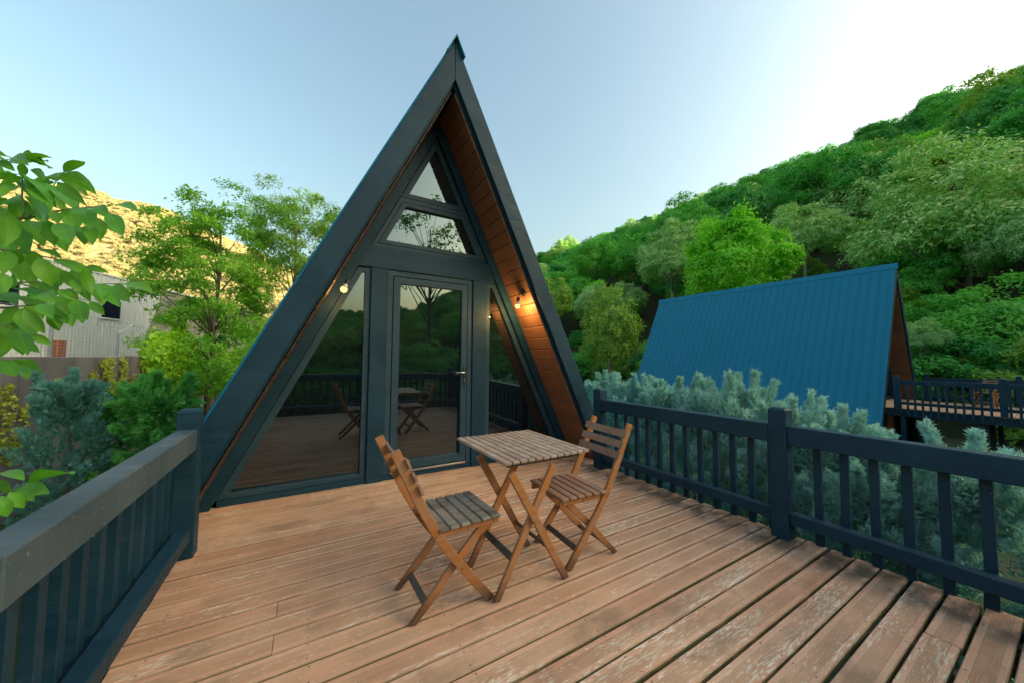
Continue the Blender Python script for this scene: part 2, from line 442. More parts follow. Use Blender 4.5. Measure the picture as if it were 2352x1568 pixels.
# ------------------------------------------------------------------ railings
def post_mesh(s, h, mat):
    key = ('post', s, h)
    if key in _bc: return _bc[key]
    bm = bmesh.new(); a = s/2; c = .014; prof_ = [(a, 0), (a, h-.016), (a-c, h)]
    rings = []
    for (r, z) in prof_:
        e = .004
        ring = [bm.verts.new(p) for p in ((r-e, -r, z), (r, -r+e, z), (r, r-e, z), (r-e, r, z), (-r+e, r, z), (-r, r-e, z), (-r, -r+e, z), (-r+e, -r, z))]
        rings.append(ring)
    for i in range(2):
        for k in range(8): bm.faces.new((rings[i][k], rings[i][(k+1) % 8], rings[i+1][(k+1) % 8], rings[i+1][k]))
    bm.faces.new(rings[0][::-1]); bm.faces.new(rings[2])
    me = bpy.data.meshes.new('post'); bm.to_mesh(me); bm.free(); me.materials.append(mat); _bc[key] = me; return me
def railing(label, group, axis, base, sgn, posts, spans, bal, zoff=0.0, worn=False, xo=0.0, yo=0.0, post_h=.93):
    """axis: 'y' runs along y with its inner face at x=base, sgn = outward direction"""
    mt = paint_worn if worn else paint
    def W(a, o): return (base+sgn*o+xo, a+yo) if axis == 'y' else (a+xo, base+sgn*o+yo)
    c = W((posts[0]+posts[-1])/2, .05)
    root = empty('railing', (c[0], c[1], zoff)); tag(root, label, 'railing', group)
    def bx(nm, a0, a1, o0, o1, z0, z1, m=mt, b=.005):
        p, q = W(a0, o0), W(a1, o1)
        return box(nm, (min(p[0], q[0]), min(p[1], q[1]), z0+zoff), (max(p[0], q[0]), max(p[1], q[1]), z1+zoff), m, root, b)
    for a in posts:
        p = W(a, .055); link('post', post_mesh(.116, post_h+.02, paint), paint, root, Matrix.Translation((p[0], p[1], zoff-.02+.022)))
    for (a0, a1) in spans:
        bx('top_rail', a0, a1, .006, .108, .692, .826)
        bx('bottom_rail', a0, a1, .012, .092, .117, .197, paint)
    for a in bal:
        bx('baluster', a-.0225, a+.0225, .110, .146, -.16, .775, paint, .003)
    return root
balR = [3.05-.1435*k for k in range(0, 23)]
nr = lambda bl, ps: [b for b in bl if all(abs(b-p) > .074 for p in ps)]
RP = [3.105, 1.235, -.245]
railing('dark railing on the deck side beside the silvery hedge, running up to the cabin', 'railings of the near deck', 'y', 3.05, 1, RP,
        [(1.295, 3.045), (-.185, 1.175)], nr(balR, RP))
LP = [3.085, 1.135]
balL = [1.49, 1.62, 1.757, 1.88, 2.01, 2.145, 2.29, 2.435, 2.58, 2.72, 2.86, 2.97]
railing('dark railing with scuffed top rail beside the walnut leaves', 'railings of the near deck', 'y', -.588, -1, LP, [(1.335, 3.025)], balL, worn=True)
FP = [-.62, 1.25]
railing('dark front railing seen only in the window reflections', 'railings of the near deck', 'x', -.19, -1, FP, [(-.56, 1.19), (1.31, 3.045)],
        nr([3.0-.1435*k for k in range(0, 25)], FP))

# ------------------------------------------------------------------ cabins
XC, ZO, SL, YF, YB = 1.256, 4.668, 2.05, 3.33, 12.35
LS = math.sqrt(1+SL*SL)
def xo_(z, za, s): return XC + s*(za-z)/SL
def ring_mesh(outer, inner, t, mat):
    n = len(outer); V = []
    for y in (-t/2, t/2):
        V += [(p[0], y, p[1]) for p in outer]; V += [(p[0], y, p[1]) for p in inner]
    F = []
    for k in range(n):
        j = (k+1) % n
        F.append((k, j, n+j, n+k)); F.append((2*n+k, 3*n+k, 3*n+j, 2*n+j))
        F.append((k, 2*n+k, 2*n+j, j)); F.append((n+k, n+j, 3*n+j, 3*n+k))
    bm = bmesh.new(); vs_ = [bm.verts.new(v) for v in V]
    for f in F: bm.faces.new([vs_[i] for i in f])
    bmesh.ops.recalc_face_normals(bm, faces=bm.faces)
    sharp = [e for e in bm.edges if e.calc_face_angle(0) > .6]
    bmesh.ops.bevel(bm, geom=sharp, offset=.004, segments=1, affect='EDGES')
    me = bpy.data.meshes.new('ring'); bm.to_mesh(me); bm.free(); me.materials.append(mat); return me
def build_cabin():
    FI = {-1: 4.225, 1: 4.245}
    root = empty('a_frame_cabin', (XC, YF, 0))
    ZB = GZ+.06
    for s in (-1, 1):
        P4 = [(xo_(ZO-.03, ZO-.03, s), ZO-.03), (xo_(ZB, ZO-.03, s), ZB), (xo_(ZB, 4.195, s), ZB), (XC, 4.195)]
        link('roof_slab', prism_mesh(P4, YB-YF-.05, mat=paint), paint, root, Matrix.Translation((0, (YF+.047+YB)/2, 0)))
        PF = [(XC+s*.001, ZO-.012), (xo_(ZB, ZO-.012, s), ZB), (xo_(ZB, FI[s], s), ZB), (XC+s*.001, FI[s])]
        link('fascia_board', prism_mesh(PF, .045, b=.004, mat=paint), paint, root, Matrix.Translation((0, YF+.0225, 0)))
        d = Vector((s, 0, -SL)).normalized(); nrm = Vector((s*SL, 0, 1)).normalized()
        # ribbed steel sheets
        pw = .5; npan = 18; y0 = YF+.004
        prf = []
        for q in range(2):
            o = q*.25
            prf += [(o, 0), (o+.085, 0), (o+.097, .022), (o+.123, .022), (o+.135, 0)]
        prf.append((.5, 0))
        Ls = (ZO-ZB)*LS/SL - .02
        n = len(prf); Vv = []
        for u in (0.0, Ls):
            for (yy, hh) in prf: Vv.append((u, yy, hh))
        for u in (0.0, Ls):
            for (yy, hh) in prf: Vv.append((u, yy, hh-.004))
        Ff = []
        for k in range(n-1):
            Ff.append((k, k+1, n+k+1, n+k)); Ff.append((2*n+k, 3*n+k, 3*n+k+1, 2*n+k+1))
            Ff.append((k, 2*n+k, 2*n+k+1, k+1)); Ff.append((n+k, n+k+1, 3*n+k+1, 3*n+k))
        Ff += [(0, n, 3*n, 2*n), (n-1, 3*n-1, 4*n-1, 2*n-1)]
        me = pm('roof_sheet', Vv, Ff); me.materials.append(roof_m)
        # y axis follows the ridge; for the other slope mirror through the normal
        for k in range(npan):
            o = Vector((XC, y0+k*pw, ZO-.008)) + nrm*.006
            Mw = Matrix(((d.x, 0, nrm.x, o.x), (d.y, 1, nrm.y, o.y), (d.z, 0, nrm.z, o.z), (0, 0, 0, 1)))
            link('roof_sheet', me, roof_m, root, Mw)
        # soffit boards under the overhang
        so = empty('soffit', (xo_(2, 4.17, s), 3.6, 2), 0, root)
        bw = .150; nb = 33
        for k in range(nb):
            u = .06+bw*(k+.5)
            c = Vector((XC, (3.379+3.99)/2, 4.185)) + d*u - nrm*.0095
            if c.z < -.25: break
            Mw = Matrix(((d.x, 0, nrm.x, c.x), (0, 1, 0, c.y), (d.z, 0, nrm.z, c.z), (0, 0, 0, 1)))
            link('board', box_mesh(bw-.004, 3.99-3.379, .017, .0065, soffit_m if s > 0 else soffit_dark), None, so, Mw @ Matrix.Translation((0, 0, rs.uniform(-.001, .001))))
        PR = [(XC+s*.001, 4.150), (xo_(0.0, 4.150, s), 0.0), (xo_(0.0, 3.925, s), 0.0), (XC+s*.001, 3.925)]
        link('rafter', prism_mesh(PR, .125, b=.004, mat=paint), paint, root, Matrix.Translation((0, 3.925, 0)))
    # ridge cap
    cw = .23; t = .006; e = Vector((1, 0, -SL)).normalized(); o = ZO+.040
    pr = [(XC, o), (XC+e.x*cw, o+e.z*cw), (XC+e.x*cw-.012, o+e.z*cw-.006), (XC, o-.018), (XC-e.x*cw+.012, o+e.z*cw-.006), (XC-e.x*cw, o+e.z*cw)]
    link('ridge_cap', prism_mesh(pr, YB-YF+.08, mat=roof_m), roof_m, root, Matrix.Translation((0, (YF+YB)/2-.0, 0)))
    # front wall
    link('backing_wall', prism_mesh([(xo_(.02, 4.1, -1), .02), (xo_(.02, 4.1, 1), .02), (XC, 4.1)], .05, mat=black_pl), black_pl, root, Matrix.Translation((0, 4.07, 0)))
    link('rear_wall', prism_mesh([(xo_(GZ+.1, 4.15, -1), GZ+.1), (xo_(GZ+.1, 4.15, 1), GZ+.1), (XC, 4.15)], .08, mat=soffit_m), soffit_m, root, Matrix.Translation((0, YB-.3, 0)))
    link('front_skirt', prism_mesh([(xo_(GZ+.1, 4.15, -1), GZ+.1), (xo_(GZ+.1, 4.15, 1), GZ+.1), (xo_(-.05, 4.15, 1), -.05), (xo_(-.05, 4.15, -1), -.05)], .05, mat=soffit_m), soffit_m, root, Matrix.Translation((0, 4.02, 0)))
    box('lintel', (.44, 3.888, 2.262), (2.05, 3.99, 2.498), paint, root)
    for (a, b_) in ((.572, .735), (1.752, 1.938)): box('mullion_post', (a, 3.886, .002), (b_, 3.99, 2.261), paint, root)
    box('sill', (-.62, 3.905, .003), (3.11, 4.0, .058), paint, root)
    za = 3.92; zi = 3.92-.062*LS
    def win(outer, inner, label=None, extra=None):
        wn_ = empty('window', ((outer[0][0]+outer[1][0])/2, 3.95, outer[0][1]), 0, root)
        link('frame', ring_mesh(outer, inner, .06, frame_paint), frame_paint, wn_, Matrix.Translation((0, 3.945, 0)))
        if extra: link('sash', ring_mesh(extra[0], extra[1], .05, frame_paint), frame_paint, wn_, Matrix.Translation((0, 3.938, 0)))
        pane = (extra[1] if extra else inner)
        cz = sum(p[1] for p in pane)/len(pane); cx = sum(p[0] for p in pane)/len(pane)
        gx = .012
        pp = []
        for p in pane: pp.append((cx+(p[0]-cx)*1.02-cx, cz+(p[1]-cz)*1.02-cz))
        link('pane', prism_mesh(pp, .006, mat=glass), glass, wn_, Matrix.Translation((cx, 3.962, cz)) @ Matrix.Rotation(.015, 4, 'X'))
        return wn_
    def quad(x_post, s, zlo, zhi, za_): return [(xo_(zlo, za_, s), zlo), (x_post, zlo), (x_post, zhi), (xo_(zhi, za_, s), zhi)]
    def flip(L, s): return L if s < 0 else [L[1], L[0], L[3], L[2]]
    for s, xp, xi in ((-1, .570, .512), (1, 1.940, 1.998)):
        win(flip(quad(xp, s, .060, 2.260, za), s), flip(quad(xi, s, .105, 2.205, zi), s))
    tz = lambda lo, hi, z_: [(xo_(lo, z_, -1), lo), (xo_(lo, z_, 1), lo), (xo_(hi, z_, 1), hi), (xo_(hi, z_, -1), hi)]
    win(tz(2.50, 3.105, za), tz(2.54, 3.055, 3.92-.045*LS), None, (tz(2.541, 3.054, 3.92-.047*LS), tz(2.588, 3.005, 3.92-.10*LS)))
    to = [(xo_(3.106, za, -1), 3.106), (xo_(3.106, za, 1), 3.106), (XC, za)]
    ti = [(xo_(3.165, zi, -1), 3.165), (xo_(3.165, zi, 1), 3.165), (XC, zi)]
    win(to, ti)
    # door
    dr = empty('door', (1.245, 3.93, 0), 0, root)
    rc = lambda a, b_, c, d_: [(a, c), (b_, c), (b_, d_), (a, d_)]
    link('frame', ring_mesh(rc(.737, 1.750, .059, 2.260), rc(.800, 1.688, .085, 2.200), .07, frame_paint), frame_paint, dr, Matrix.Translation((0, 3.94, 0)))
    link('leaf_frame', ring_mesh(rc(.806, 1.682, .090, 2.194), rc(.880, 1.608, .178, 2.118), .06, frame_paint), frame_paint, dr, Matrix.Translation((0, 3.930, 0)))
    cx, cz = 1.244, 1.148
    link('pane', prism_mesh([(-.37, -.978), (.37, -.978), (.37, .978), (-.37, .978)], .006, mat=glass), glass, dr, Matrix.Translation((cx, 3.944, cz)) @ Matrix.Rotation(.015, 4, 'X'))
    box('threshold_strip', (.81, 3.888, .060), (1.68, 3.902, .080), steel, dr, .002)
    box('handle_plate', (1.635, 3.891, .985), (1.668, 3.899, 1.205), black_pl, dr, .003)
    hv, hf = tube_geo([(1.652, 3.892, 1.135), (1.652, 3.862, 1.135), (1.640, 3.852, 1.135), (1.53, 3.850, 1.137)], [.009, .009, .009, .008], 8)
    hm = pm('handle', hv, hf, True); hm.materials.append(steel); link('handle', hm, steel, dr)
    box('keyhole', (1.645, 3.886, 1.030), (1.658, 3.8905, 1.062), steel, dr, .002)
    return root
cabin = build_cabin()
tag(cabin, 'dark A-frame cabin with glass front and lit bulbs, facing the deck', 'cabin', 'A-frame cabins')

# ------------------------------------------------------------------ second cabin with its deck
OX, OY, OZ = 15.86, -.03, -.05
cab2 = copy_tree(cabin)
Mc = Matrix.Translation((XC+OX, YF+OY, OZ)) @ Matrix.Rotation(R(1.0), 4, 'Z')
cab2.matrix_basis = Mc; WM[cab2.name] = Mc
tag(cab2, 'A-frame cabin seen from the side, its long blue steel roof above the hedge', 'cabin', 'A-frame cabins')
deck2 = copy_tree(deck); deck2.matrix_basis = Matrix.Translation((OX, OY, OZ))
railing('dark railing along the edge of the farther deck, nearest the hedge', 'railings of the farther deck', 'y', -.588, -1, [3.085, 1.235, -.6],
        [(1.293, 3.027), (-.542, 1.177)], nr([3.0-.1435*k for k in range(26)], [3.085, 1.235, -.6]), OZ, False, OX, OY)
railing('dark railing on the far side of the farther deck, below the wooded slope', 'railings of the farther deck', 'y', 3.05, 1, RP,
        [(1.295, 3.045), (-.185, 1.175)], nr(balR, RP), OZ, False, OX, OY)

# ------------------------------------------------------------------ folding chairs and table
def ribbon(center, wd):
    """closed outline of a bar that follows centre points (x,z) with width wd"""
    L, Rr = [], []
    P = [Vector((p[0], 0, p[1])) for p in center]
    for i, p in enumerate(P):
        d = (P[min(i+1, len(P)-1)]-P[max(i-1, 0)]).normalized(); n = Vector((-d.z, 0, d.x))
        k = wd[i] if hasattr(wd, '__len__') else wd
        L.append((p.x+n.x*k/2, p.z+n.z*k/2)); Rr.append((p.x-n.x*k/2, p.z-n.z*k/2))
    return L+Rr[::-1]
def spline(P, n=5):
    out = []
    Q = [P[0]]+list(P)+[P[-1]]
    for i in range(1, len(Q)-2):
        for k in range(n):
            t = k/n; p0, p1, p2, p3 = Q[i-1], Q[i], Q[i+1], Q[i+2]
            out.append(tuple(.5*((2*p1[j])+(-p0[j]+p2[j])*t+(2*p0[j]-5*p1[j]+4*p2[j]-p3[j])*t*t+(-p0[j]+3*p1[j]-3*p2[j]+p3[j])*t**3) for j in range(len(p1))))
    out.append(tuple(P[-1])); return out
def flatfoot(outline):
    return [(x, max(z, 0.001)) for x, z in outline]
def bolt(p, parent, rot_y=True):
    bm = bmesh.new(); bmesh.ops.create_cone(bm, cap_ends=True, segments=10, radius1=.0075, radius2=.0055, depth=.006)
    me = _bc.get('bolt')
    if me is None:
        me = bpy.data.meshes.new('bolt'); bm.to_mesh(me); me.materials.append(brass); _bc['bolt'] = me
    bm.free()
    s = -1 if p[1] < 0 else 1
    return link('bolt', me, brass, parent, WM[parent.name] @ Matrix.Translation(p) @ Matrix.Rotation(R(90)*-s, 4, 'X'))
LONG = [(.216, -.004), (.13, .105), (.04, .222), (-.045, .335), (-.110, .435), (-.175, .555), (-.228, .665), (-.272, .760), (-.318, .858)]
SHORT = [(-.205, -.004), (-.10, .110), (.015, .235), (.105, .320), (.190, .400)]
def build_chair(name, slat_seat, slat_back):
    root = empty(name, (0, 0, 0)); W0 = WM[root.name]
    lo = flatfoot(ribbon(spline(LONG, 4), .046)); sh = flatfoot(ribbon(SHORT, .042))
    ml = prism_mesh(lo, .022, b=.003, mat=furn); ms = prism_mesh(sh, .022, b=.003, mat=furn)
    for s in (-1, 1):
        link('long_leg', ml, furn, root, Matrix.Translation((0, s*.182, 0)))
        link('short_leg', ms, furn, root, Matrix.Translation((0, s*.150, 0)))
        box('seat_rail', (-.115, s*.166-.010, .392), (.262, s*.166+.010, .428), furn, root)
        for p in ((.04, .222), (-.10, .415)): bolt((p[0], s*.1955, p[1]), root)
        for x in (.08, .235): bolt((x, s*.1785, .410), root)
    # seat: six slats
    for k in range(6):
        xc = -.070+k*.0605
        box('seat_slat', (xc-.0255, -.203, .430), (xc+.0255, .203, .447), slat_seat, root, .004)
    # back: three slats, slightly hollow, on the front of the long legs
    for (i, (x, z)) in enumerate(((-.219, .650), (-.250, .718), (-.282, .787))):
        dx, dz = Vector((-.40, 0, .92)).x, .92
        n = Vector((.92, 0, .40)); u = Vector((-.40, 0, .92)); V, F = [], []
        h, t, seg = .050, .012, 8
        for q in range(seg+1):
            y = -.212+.424*q/seg; hol = -.016*(1-(y/.212)**2)
            c = Vector((x, y, z))+n*(.027+hol)
            V += [c-u*h/2-n*t/2, c+u*h/2-n*t/2, c+u*h/2+n*t/2, c-u*h/2+n*t/2]
        for q in range(seg):
            for k in range(4): F.append((q*4+k, q*4+(k+1) % 4, q*4+4+(k+1) % 4, q*4+4+k))
        F += [(3, 2, 1, 0), (seg*4, seg*4+1, seg*4+2, seg*4+3)]
        bm = bmesh.new(); vv = [bm.verts.new(p) for p in V]
        for f in F: bm.faces.new([vv[i2] for i2 in f])
        bmesh.ops.recalc_face_normals(bm, faces=bm.faces)
        me = bpy.data.meshes.new('back_slat'); bm.to_mesh(me); bm.free(); me.materials.append(slat_back)
        link('back_slat', me, slat_back, root)
    beam('stretcher', (-.135, -.138, .070), (-.135, .138, .070), .012, .036, stretch_m, root, (.68, 0, .73))
    beam('stretcher', (.128, -.170, .108), (.128, .170, .108), .012, .036, stretch_m, root, (-.6, 0, .8))
    return root
ch1 = build_chair('folding_chair', slat_dark, slat_red)
m1 = Matrix.Translation((.690, 1.903, .001)) @ Matrix.Rotation(R(1.5), 4, 'Z'); ch1.matrix_basis = m1; WM[ch1.name] = m1
tag(ch1, 'wooden folding chair with grey weathered seat, backrest edge-on, nearest the glass door', 'chair', 'folding chairs on the near deck')
ch2 = build_chair('folding_chair', slat_red, slat_red)
m2 = Matrix.Translation((1.645, 1.872, .001)) @ Matrix.Rotation(R(176), 4, 'Z'); ch2.matrix_basis = m2; WM[ch2.name] = m2
tag(ch2, 'wooden folding chair with red-brown slats, its backrest towards the hedge railing', 'chair', 'folding chairs on the near deck')

def build_table():
    root = empty('folding_table', (0, 0, 0))
    # local origin under the middle of the top; top 0.64 x 0.72
    n = 12; wx = .64; pit = wx/n
    for k in range(n):
        xc = -wx/2+pit*(k+.5)
        box('top_slat', (xc-.0225, -.36, .702), (xc+.0225, .36, .720), slat_table, root, .004)
    for y in (-.285, .285): box('batten', (-.27, y-.020, .672), (.285, y+.020, .7005), stretch_m if y < 0 else furn, root)
    A = [(-.368, -.004), (.012, .690)]; B = [(.084, -.004), (-.300, .690)]
    ra = flatfoot(ribbon([(-.370, -.004), (-.180, .343), (.012, .672)], .045)); rb = flatfoot(ribbon([(.084, -.004), (-.110, .343), (-.300, .672)], .045))
    ma = prism_mesh(ra, .022, b=.003, mat=furn); mb = prism_mesh(rb, .022, b=.003, mat=furn)
    for s in (-1, 1):
        link('leg', mb, furn, root, Matrix.Translation((0, s*.205-.195, 0)))
        link('leg', ma, furn, root, Matrix.Translation((0, s*.178-.195, 0)))
        me = _bc['bolt']; yy = s*.2185-.195
        link('bolt', me, brass, root, Matrix.Translation((-.145, yy, .385)) @ Matrix.Rotation(R(90)*-s, 4, 'X'))
    beam('stretcher', (-.262, -.195-.165, .190), (-.262, -.195+.165, .190), .012, .040, stretch_m, root, (.5, 0, .86))
    beam('stretcher', (-.020, -.195-.19, .190), (-.020, -.195+.19, .190), .012, .040, stretch_m, root, (-.5, 0, .86))
    return root
tb = build_table(); mt_ = Matrix.Translation((1.290, 2.060, .001)); tb.matrix_basis = mt_; WM[tb.name] = mt_
tag(tb, 'small slatted wooden folding table with crossed legs between the two chairs', 'table', 'folding tables')
# the same kind of set on the farther deck
c3 = copy_tree(ch2); c3.matrix_basis = Matrix.Translation((OX+2.35, OY+1.75, OZ+.001)) @ Matrix.Rotation(R(160), 4, 'Z')
tag(c3, 'folding chair behind the railing of the farther deck', 'chair', 'folding furniture on the farther deck')
t3 = copy_tree(tb); t3.matrix_basis = Matrix.Translation((OX+1.75, OY+1.95, OZ+.001))
tag(t3, 'slatted folding table behind the railing of the farther deck', 'table', 'folding tables')

# ------------------------------------------------------------------ bulb lamps under the overhang
def lathe(prof_, n=14):
    V, F = [], []
    for (r, z) in prof_:
        for k in range(n):
            t = 2*math.pi*k/n; V.append((r*math.cos(t), r*math.sin(t), z))
    for i in range(len(prof_)-1):
        for k in range(n): F.append((i*n+k, i*n+(k+1) % n, (i+1)*n+(k+1) % n, (i+1)*n+k))
    F.append(tuple(range(n))[::-1]); F.append(tuple((len(prof_)-1)*n+k for k in range(n)))
    return V, F
def lamp(label, plate, nrm, bulb, axis, power):
    plate, bulb, axis, nrm = Vector(plate), Vector(bulb), Vector(axis).normalized(), Vector(nrm).normalized()
    root = empty('wall_lamp', plate); tag(root, label, 'lamp', 'bulb lamps under the cabin eaves')
    def orient(v, p):
        q = v.to_track_quat('Z', 'Y').to_matrix().to_4x4(); q.translation = p; return q
    v, f = lathe([(.044, 0), (.044, .014), (.036, .022), (.012, .026)], 18); me = pm('backplate', v, f); me.materials.append(black_pl)
    link('backplate', me, black_pl, root, orient(nrm, plate))
    # axis points from socket towards the bulb
    v, f = lathe([(.010, -.105), (.019, -.098), (.021, -.055), (.020, -.052)]); me = pm('socket', v, f, True); me.materials.append(black_pl)
    link('socket', me, black_pl, root, orient(axis, bulb))
    v, f = lathe([(.0165, -.052), (.018, -.040), (.027, -.016), (.0275, -.010)]); me = pm('bulb_base', v, f, True); me.materials.append(white_pl)
    link('bulb_base', me, white_pl, root, orient(axis, bulb))
    v, f = lathe([(.0272, -.010), (.030, .002), (.0295, .012), (.025, .023), (.016, .031), (.004, .034)]); me = pm('bulb', v, f, True); me.materials.append(bulb_m)
    link('bulb', me, bulb_m, root, orient(axis, bulb))
    top = bulb-axis*.105; mid = (plate+nrm*.045+top)/2 + Vector((0, 0, .035))
    v, f = tube_geo(spline([tuple(plate+nrm*.02), tuple(plate+nrm*.05), tuple(mid), tuple(top-axis*.02), tuple(top)], 5), .0035, 6)
    me = pm('cord', v, f, True); me.materials.append(black_pl); link('cord', me, black_pl, root)
    li = bpy.data.lights.new('bulb_light', 'POINT'); li.energy = power; li.color = (1.0, .56, .20); li.shadow_soft_size = .03
    lo_ = bpy.data.objects.new('bulb_light', li); COL.objects.link(lo_); put(lo_, root, Matrix.Translation(bulb+axis*.075))
    return root
nR = Vector((-SL, 0, -1)).normalized(); nL = Vector((SL, 0, -1)).normalized()
lamp('lit bulb on a round black plate on the board-clad eave facing the hedge', Vector((2.252, 3.514, 2.106))-nR*.006, nR, (2.190, 3.555, 1.945), (-.10, 0, -1), 5.0)
lamp('lit bulb hanging under the eave above the trapezoid window, farther from the hedge', Vector((xo_(2.16, 4.168, -1), 3.60, 2.16)), nL, (.290, 3.60, 1.945), (-.35, -.12, -1), 0.9)

# ================================================================== LEFT SIDE: wall, fence, building
def m_concrete(name, c1, c2, sc=1.0):
    g = G(name); n1 = g.noise(g.coord('Object', (sc, sc, sc*.45), False), 1.2, 7, .6); n2 = g.noise(g.coord('Object', (1, 1, 1), False), 22, 4)
    n3 = g.noise(g.coord('Object', (3.5, 3.5, .25), False), 1.0, 5)
    c = g.mix(g.ramp(n1, .3, .7), c1, c2); c = g.mix(g.ramp(n3, .5, .75, 0, .5), c, tuple(x*.5 for x in c1))
    return g.base(c, .9, .2, n2, .4, .006)
conc = m_concrete('weathered_concrete', (.15, .135, .13), (.24, .215, .205))
conc_b = m_concrete('building_concrete', (.24, .23, .205), (.32, .305, .275), .6)
WX = -4.6
root = empty('concrete_wall', (WX, 16, GZ)); tag(root, 'grey concrete boundary wall partly covered by yellow-green ivy', 'wall')
box('wall_section', (WX-.16, 2.0, GZ), (WX, 15.1, 1.27), conc, root, .015)
box('wall_section', (WX-.17, 15.13, GZ), (WX+.03, 27.0, 1.30), conc, root, .015)
box('wall_section', (WX-.10, 27.05, GZ), (WX+.22, 44.0, 1.36), conc, root, .015)
# wire fence standing on the wall
fr = empty('wire_fence', (WX-.08, 16, 1.27)); tag(fr, 'thin wire mesh fence with slanted barbed-wire arms on top of the concrete wall', 'fence')
posts_y = [8.3, 11.35, 14.4, 17.45, 20.5, 23.5]
for y in posts_y:
    box('post', (WX-.105, y-.03, 1.26), (WX-.055, y+.03, 1.98), galv, fr, .004)
    beam('arm', (WX-.08, y, 1.95), (WX+.16, y+.16, 2.24), .05, .05, galv, fr)
mesh_wires = []
for z in np.arange(1.33, 1.98, .075): mesh_wires.append(([(WX-.052, 8.0, z), (WX-.052, 25.5, z)], .0022))
for y in np.arange(8.0, 25.5, .13): mesh_wires.append(([(WX-.049, y, 1.29), (WX-.049, y, 1.95)], .0022))
me = tubes_mesh('mesh_panel', mesh_wires, 3); me.materials.append(galv); link('mesh_panel', me, galv, fr)
coil = []
tt = np.arange(0, 17.0, .035)
coil.append(([(WX+.02+.14*math.cos(t*2*math.pi/.42), 8.4+t+.1*math.sin(t*12), 2.10+.15*math.sin(t*2*math.pi/.42)) for t in tt], .004))
for (dx, z) in ((.06, 2.06), (.13, 2.18)): coil.append(([(WX+dx, 8.0, z), (WX+dx, 25.5, z)], .003))
me = tubes_mesh('barbed_coil', coil, 4); me.materials.append(galv); link('barbed_coil', me, galv, fr)

# industrial building behind the wall
BP = Vector((-8.6, 23.8, 0)); BD = Vector((.30, .954, 0)).normalized(); BN = Vector((.954, -.30, 0)).normalized()
def m_clad():
    g = G('pale_corrugated_cladding'); n1 = g.noise(g.coord('Object', (.4, .4, .15), False), 1.5, 6)
    return g.base(g.mix(n1, (.60, .62, .64), (.70, .72, .735)), .5, .4)
clad = m_clad()
bl = empty('factory_building', BP+Vector((0, 0, GZ))); tag(bl, 'grey factory building with pale ribbed cladding behind the ivy wall', 'building')
BM = Matrix(((BD.x, -BN.x, 0, BP.x), (BD.y, -BN.y, 0, BP.y), (0, 0, 1, 0), (0, 0, 0, 1)))   # local x along wall, y into the building
EV = 5.14
def lb(name, lo, hi, mat, parent=bl, b=.01):
    lo, hi = Vector(lo), Vector(hi); s = hi-lo
    return link(name, box_mesh(s.x, s.y, s.z, min(b, min(s)*.3), mat), mat, parent, BM @ Matrix.Translation((lo+hi)/2))
lb('wall', (-16, .05, GZ), (16, 9, EV-.05), conc_b)
# cladding sheets: ribbed, the last ones cut along a slant
def clad_mesh(xa, xb, zt, zb0, zb1):
    n = max(2, int(round((xb-xa)/.16))); V, F = [], []
    cols = []
    for k in range(n):
        o = xa+(xb-xa)*k/n; pw_ = (xb-xa)/n
        cols += [(o, 0), (o+pw_*.45, 0), (o+pw_*.55, -.035), (o+pw_*.9, -.035)]
    cols.append((xb, 0))
    for (x, y) in cols:
        f = (x-xa)/(xb-xa); V += [(x, y, zb0+(zb1-zb0)*f), (x, y, zt)]
    for k in range(len(cols)-1): F.append((2*k, 2*k+2, 2*k+3, 2*k+1))
    me = pm('cladding_sheet', V, F); me.materials.append(clad); return me
XCUT = 4.35; slope = 2.0
xs = np.arange(-16.0, XCUT-.001, 1.017)
for k in range(len(xs)):
    xa = float(xs[k]); xb = min(xa+1.012, XCUT)
    zlo = lambda x: max(.55, EV-.05-(XCUT-x)*slope*0 - 99) if x < XCUT-2.05 else .55+(x-(XCUT-2.05))*(EV-.55)/2.05
    za_, zb_ = zlo(xa), zlo(xb)
    if xb > XCUT-2.05 and xa < XCUT-2.05:
        link('cladding_sheet', clad_mesh(xa, XCUT-2.05, EV, .55, .55), clad, bl, BM); xa = XCUT-2.05; za_ = .55
    link('cladding_sheet', clad_mesh(xa, xb, EV, za_, min(zb_, EV-.02)), clad, bl, BM)
lb('eave_trim', (-16.1, -.06, EV), (16.05, .3, EV+.09), clad)
white_fr = m_flat('white_window_frame', (.72, .73, .74), .45)
dark_gl = m_flat('dark_window_glass', (.012, .02, .032), .08, spec=.6)
def bwin(xa, xb, za_, zb_, rails=()):
    wr = empty('window', BM @ Vector(((xa+xb)/2, 0, za_)), 0, bl)
    lb('pane', (xa+.05, -.06, za_+.05), (xb-.05, -.05, zb_-.05), dark_gl, wr, .001)
    for (p, q) in (((xa, -.10, za_), (xa+.07, .04, zb_)), ((xb-.07, -.10, za_), (xb, .04, zb_)), ((xa+.071, -.10, zb_-.07), (xb-.071, .04, zb_)), ((xa+.071, -.10, za_), (xb-.071, .04, za_+.07))):
        lb('frame', p, q, white_fr, wr, .004)
    for z in rails: lb('frame', (xa+.071, -.09, z-.03), (xb-.071, .0, z+.03), white_fr, wr, .004)
bwin(.25, 1.45, 3.05, 4.05)
bwin(-4.2, -3.0, 3.05, 4.05)
bwin(5.25, 6.35, .75, 4.15, (2.9, 1.75))
bwin(9.75, 10.85, .75, 4.15, (2.9, 1.75))
bwin(13.4, 14.4, .75, 4.15, (2.9, 1.75))
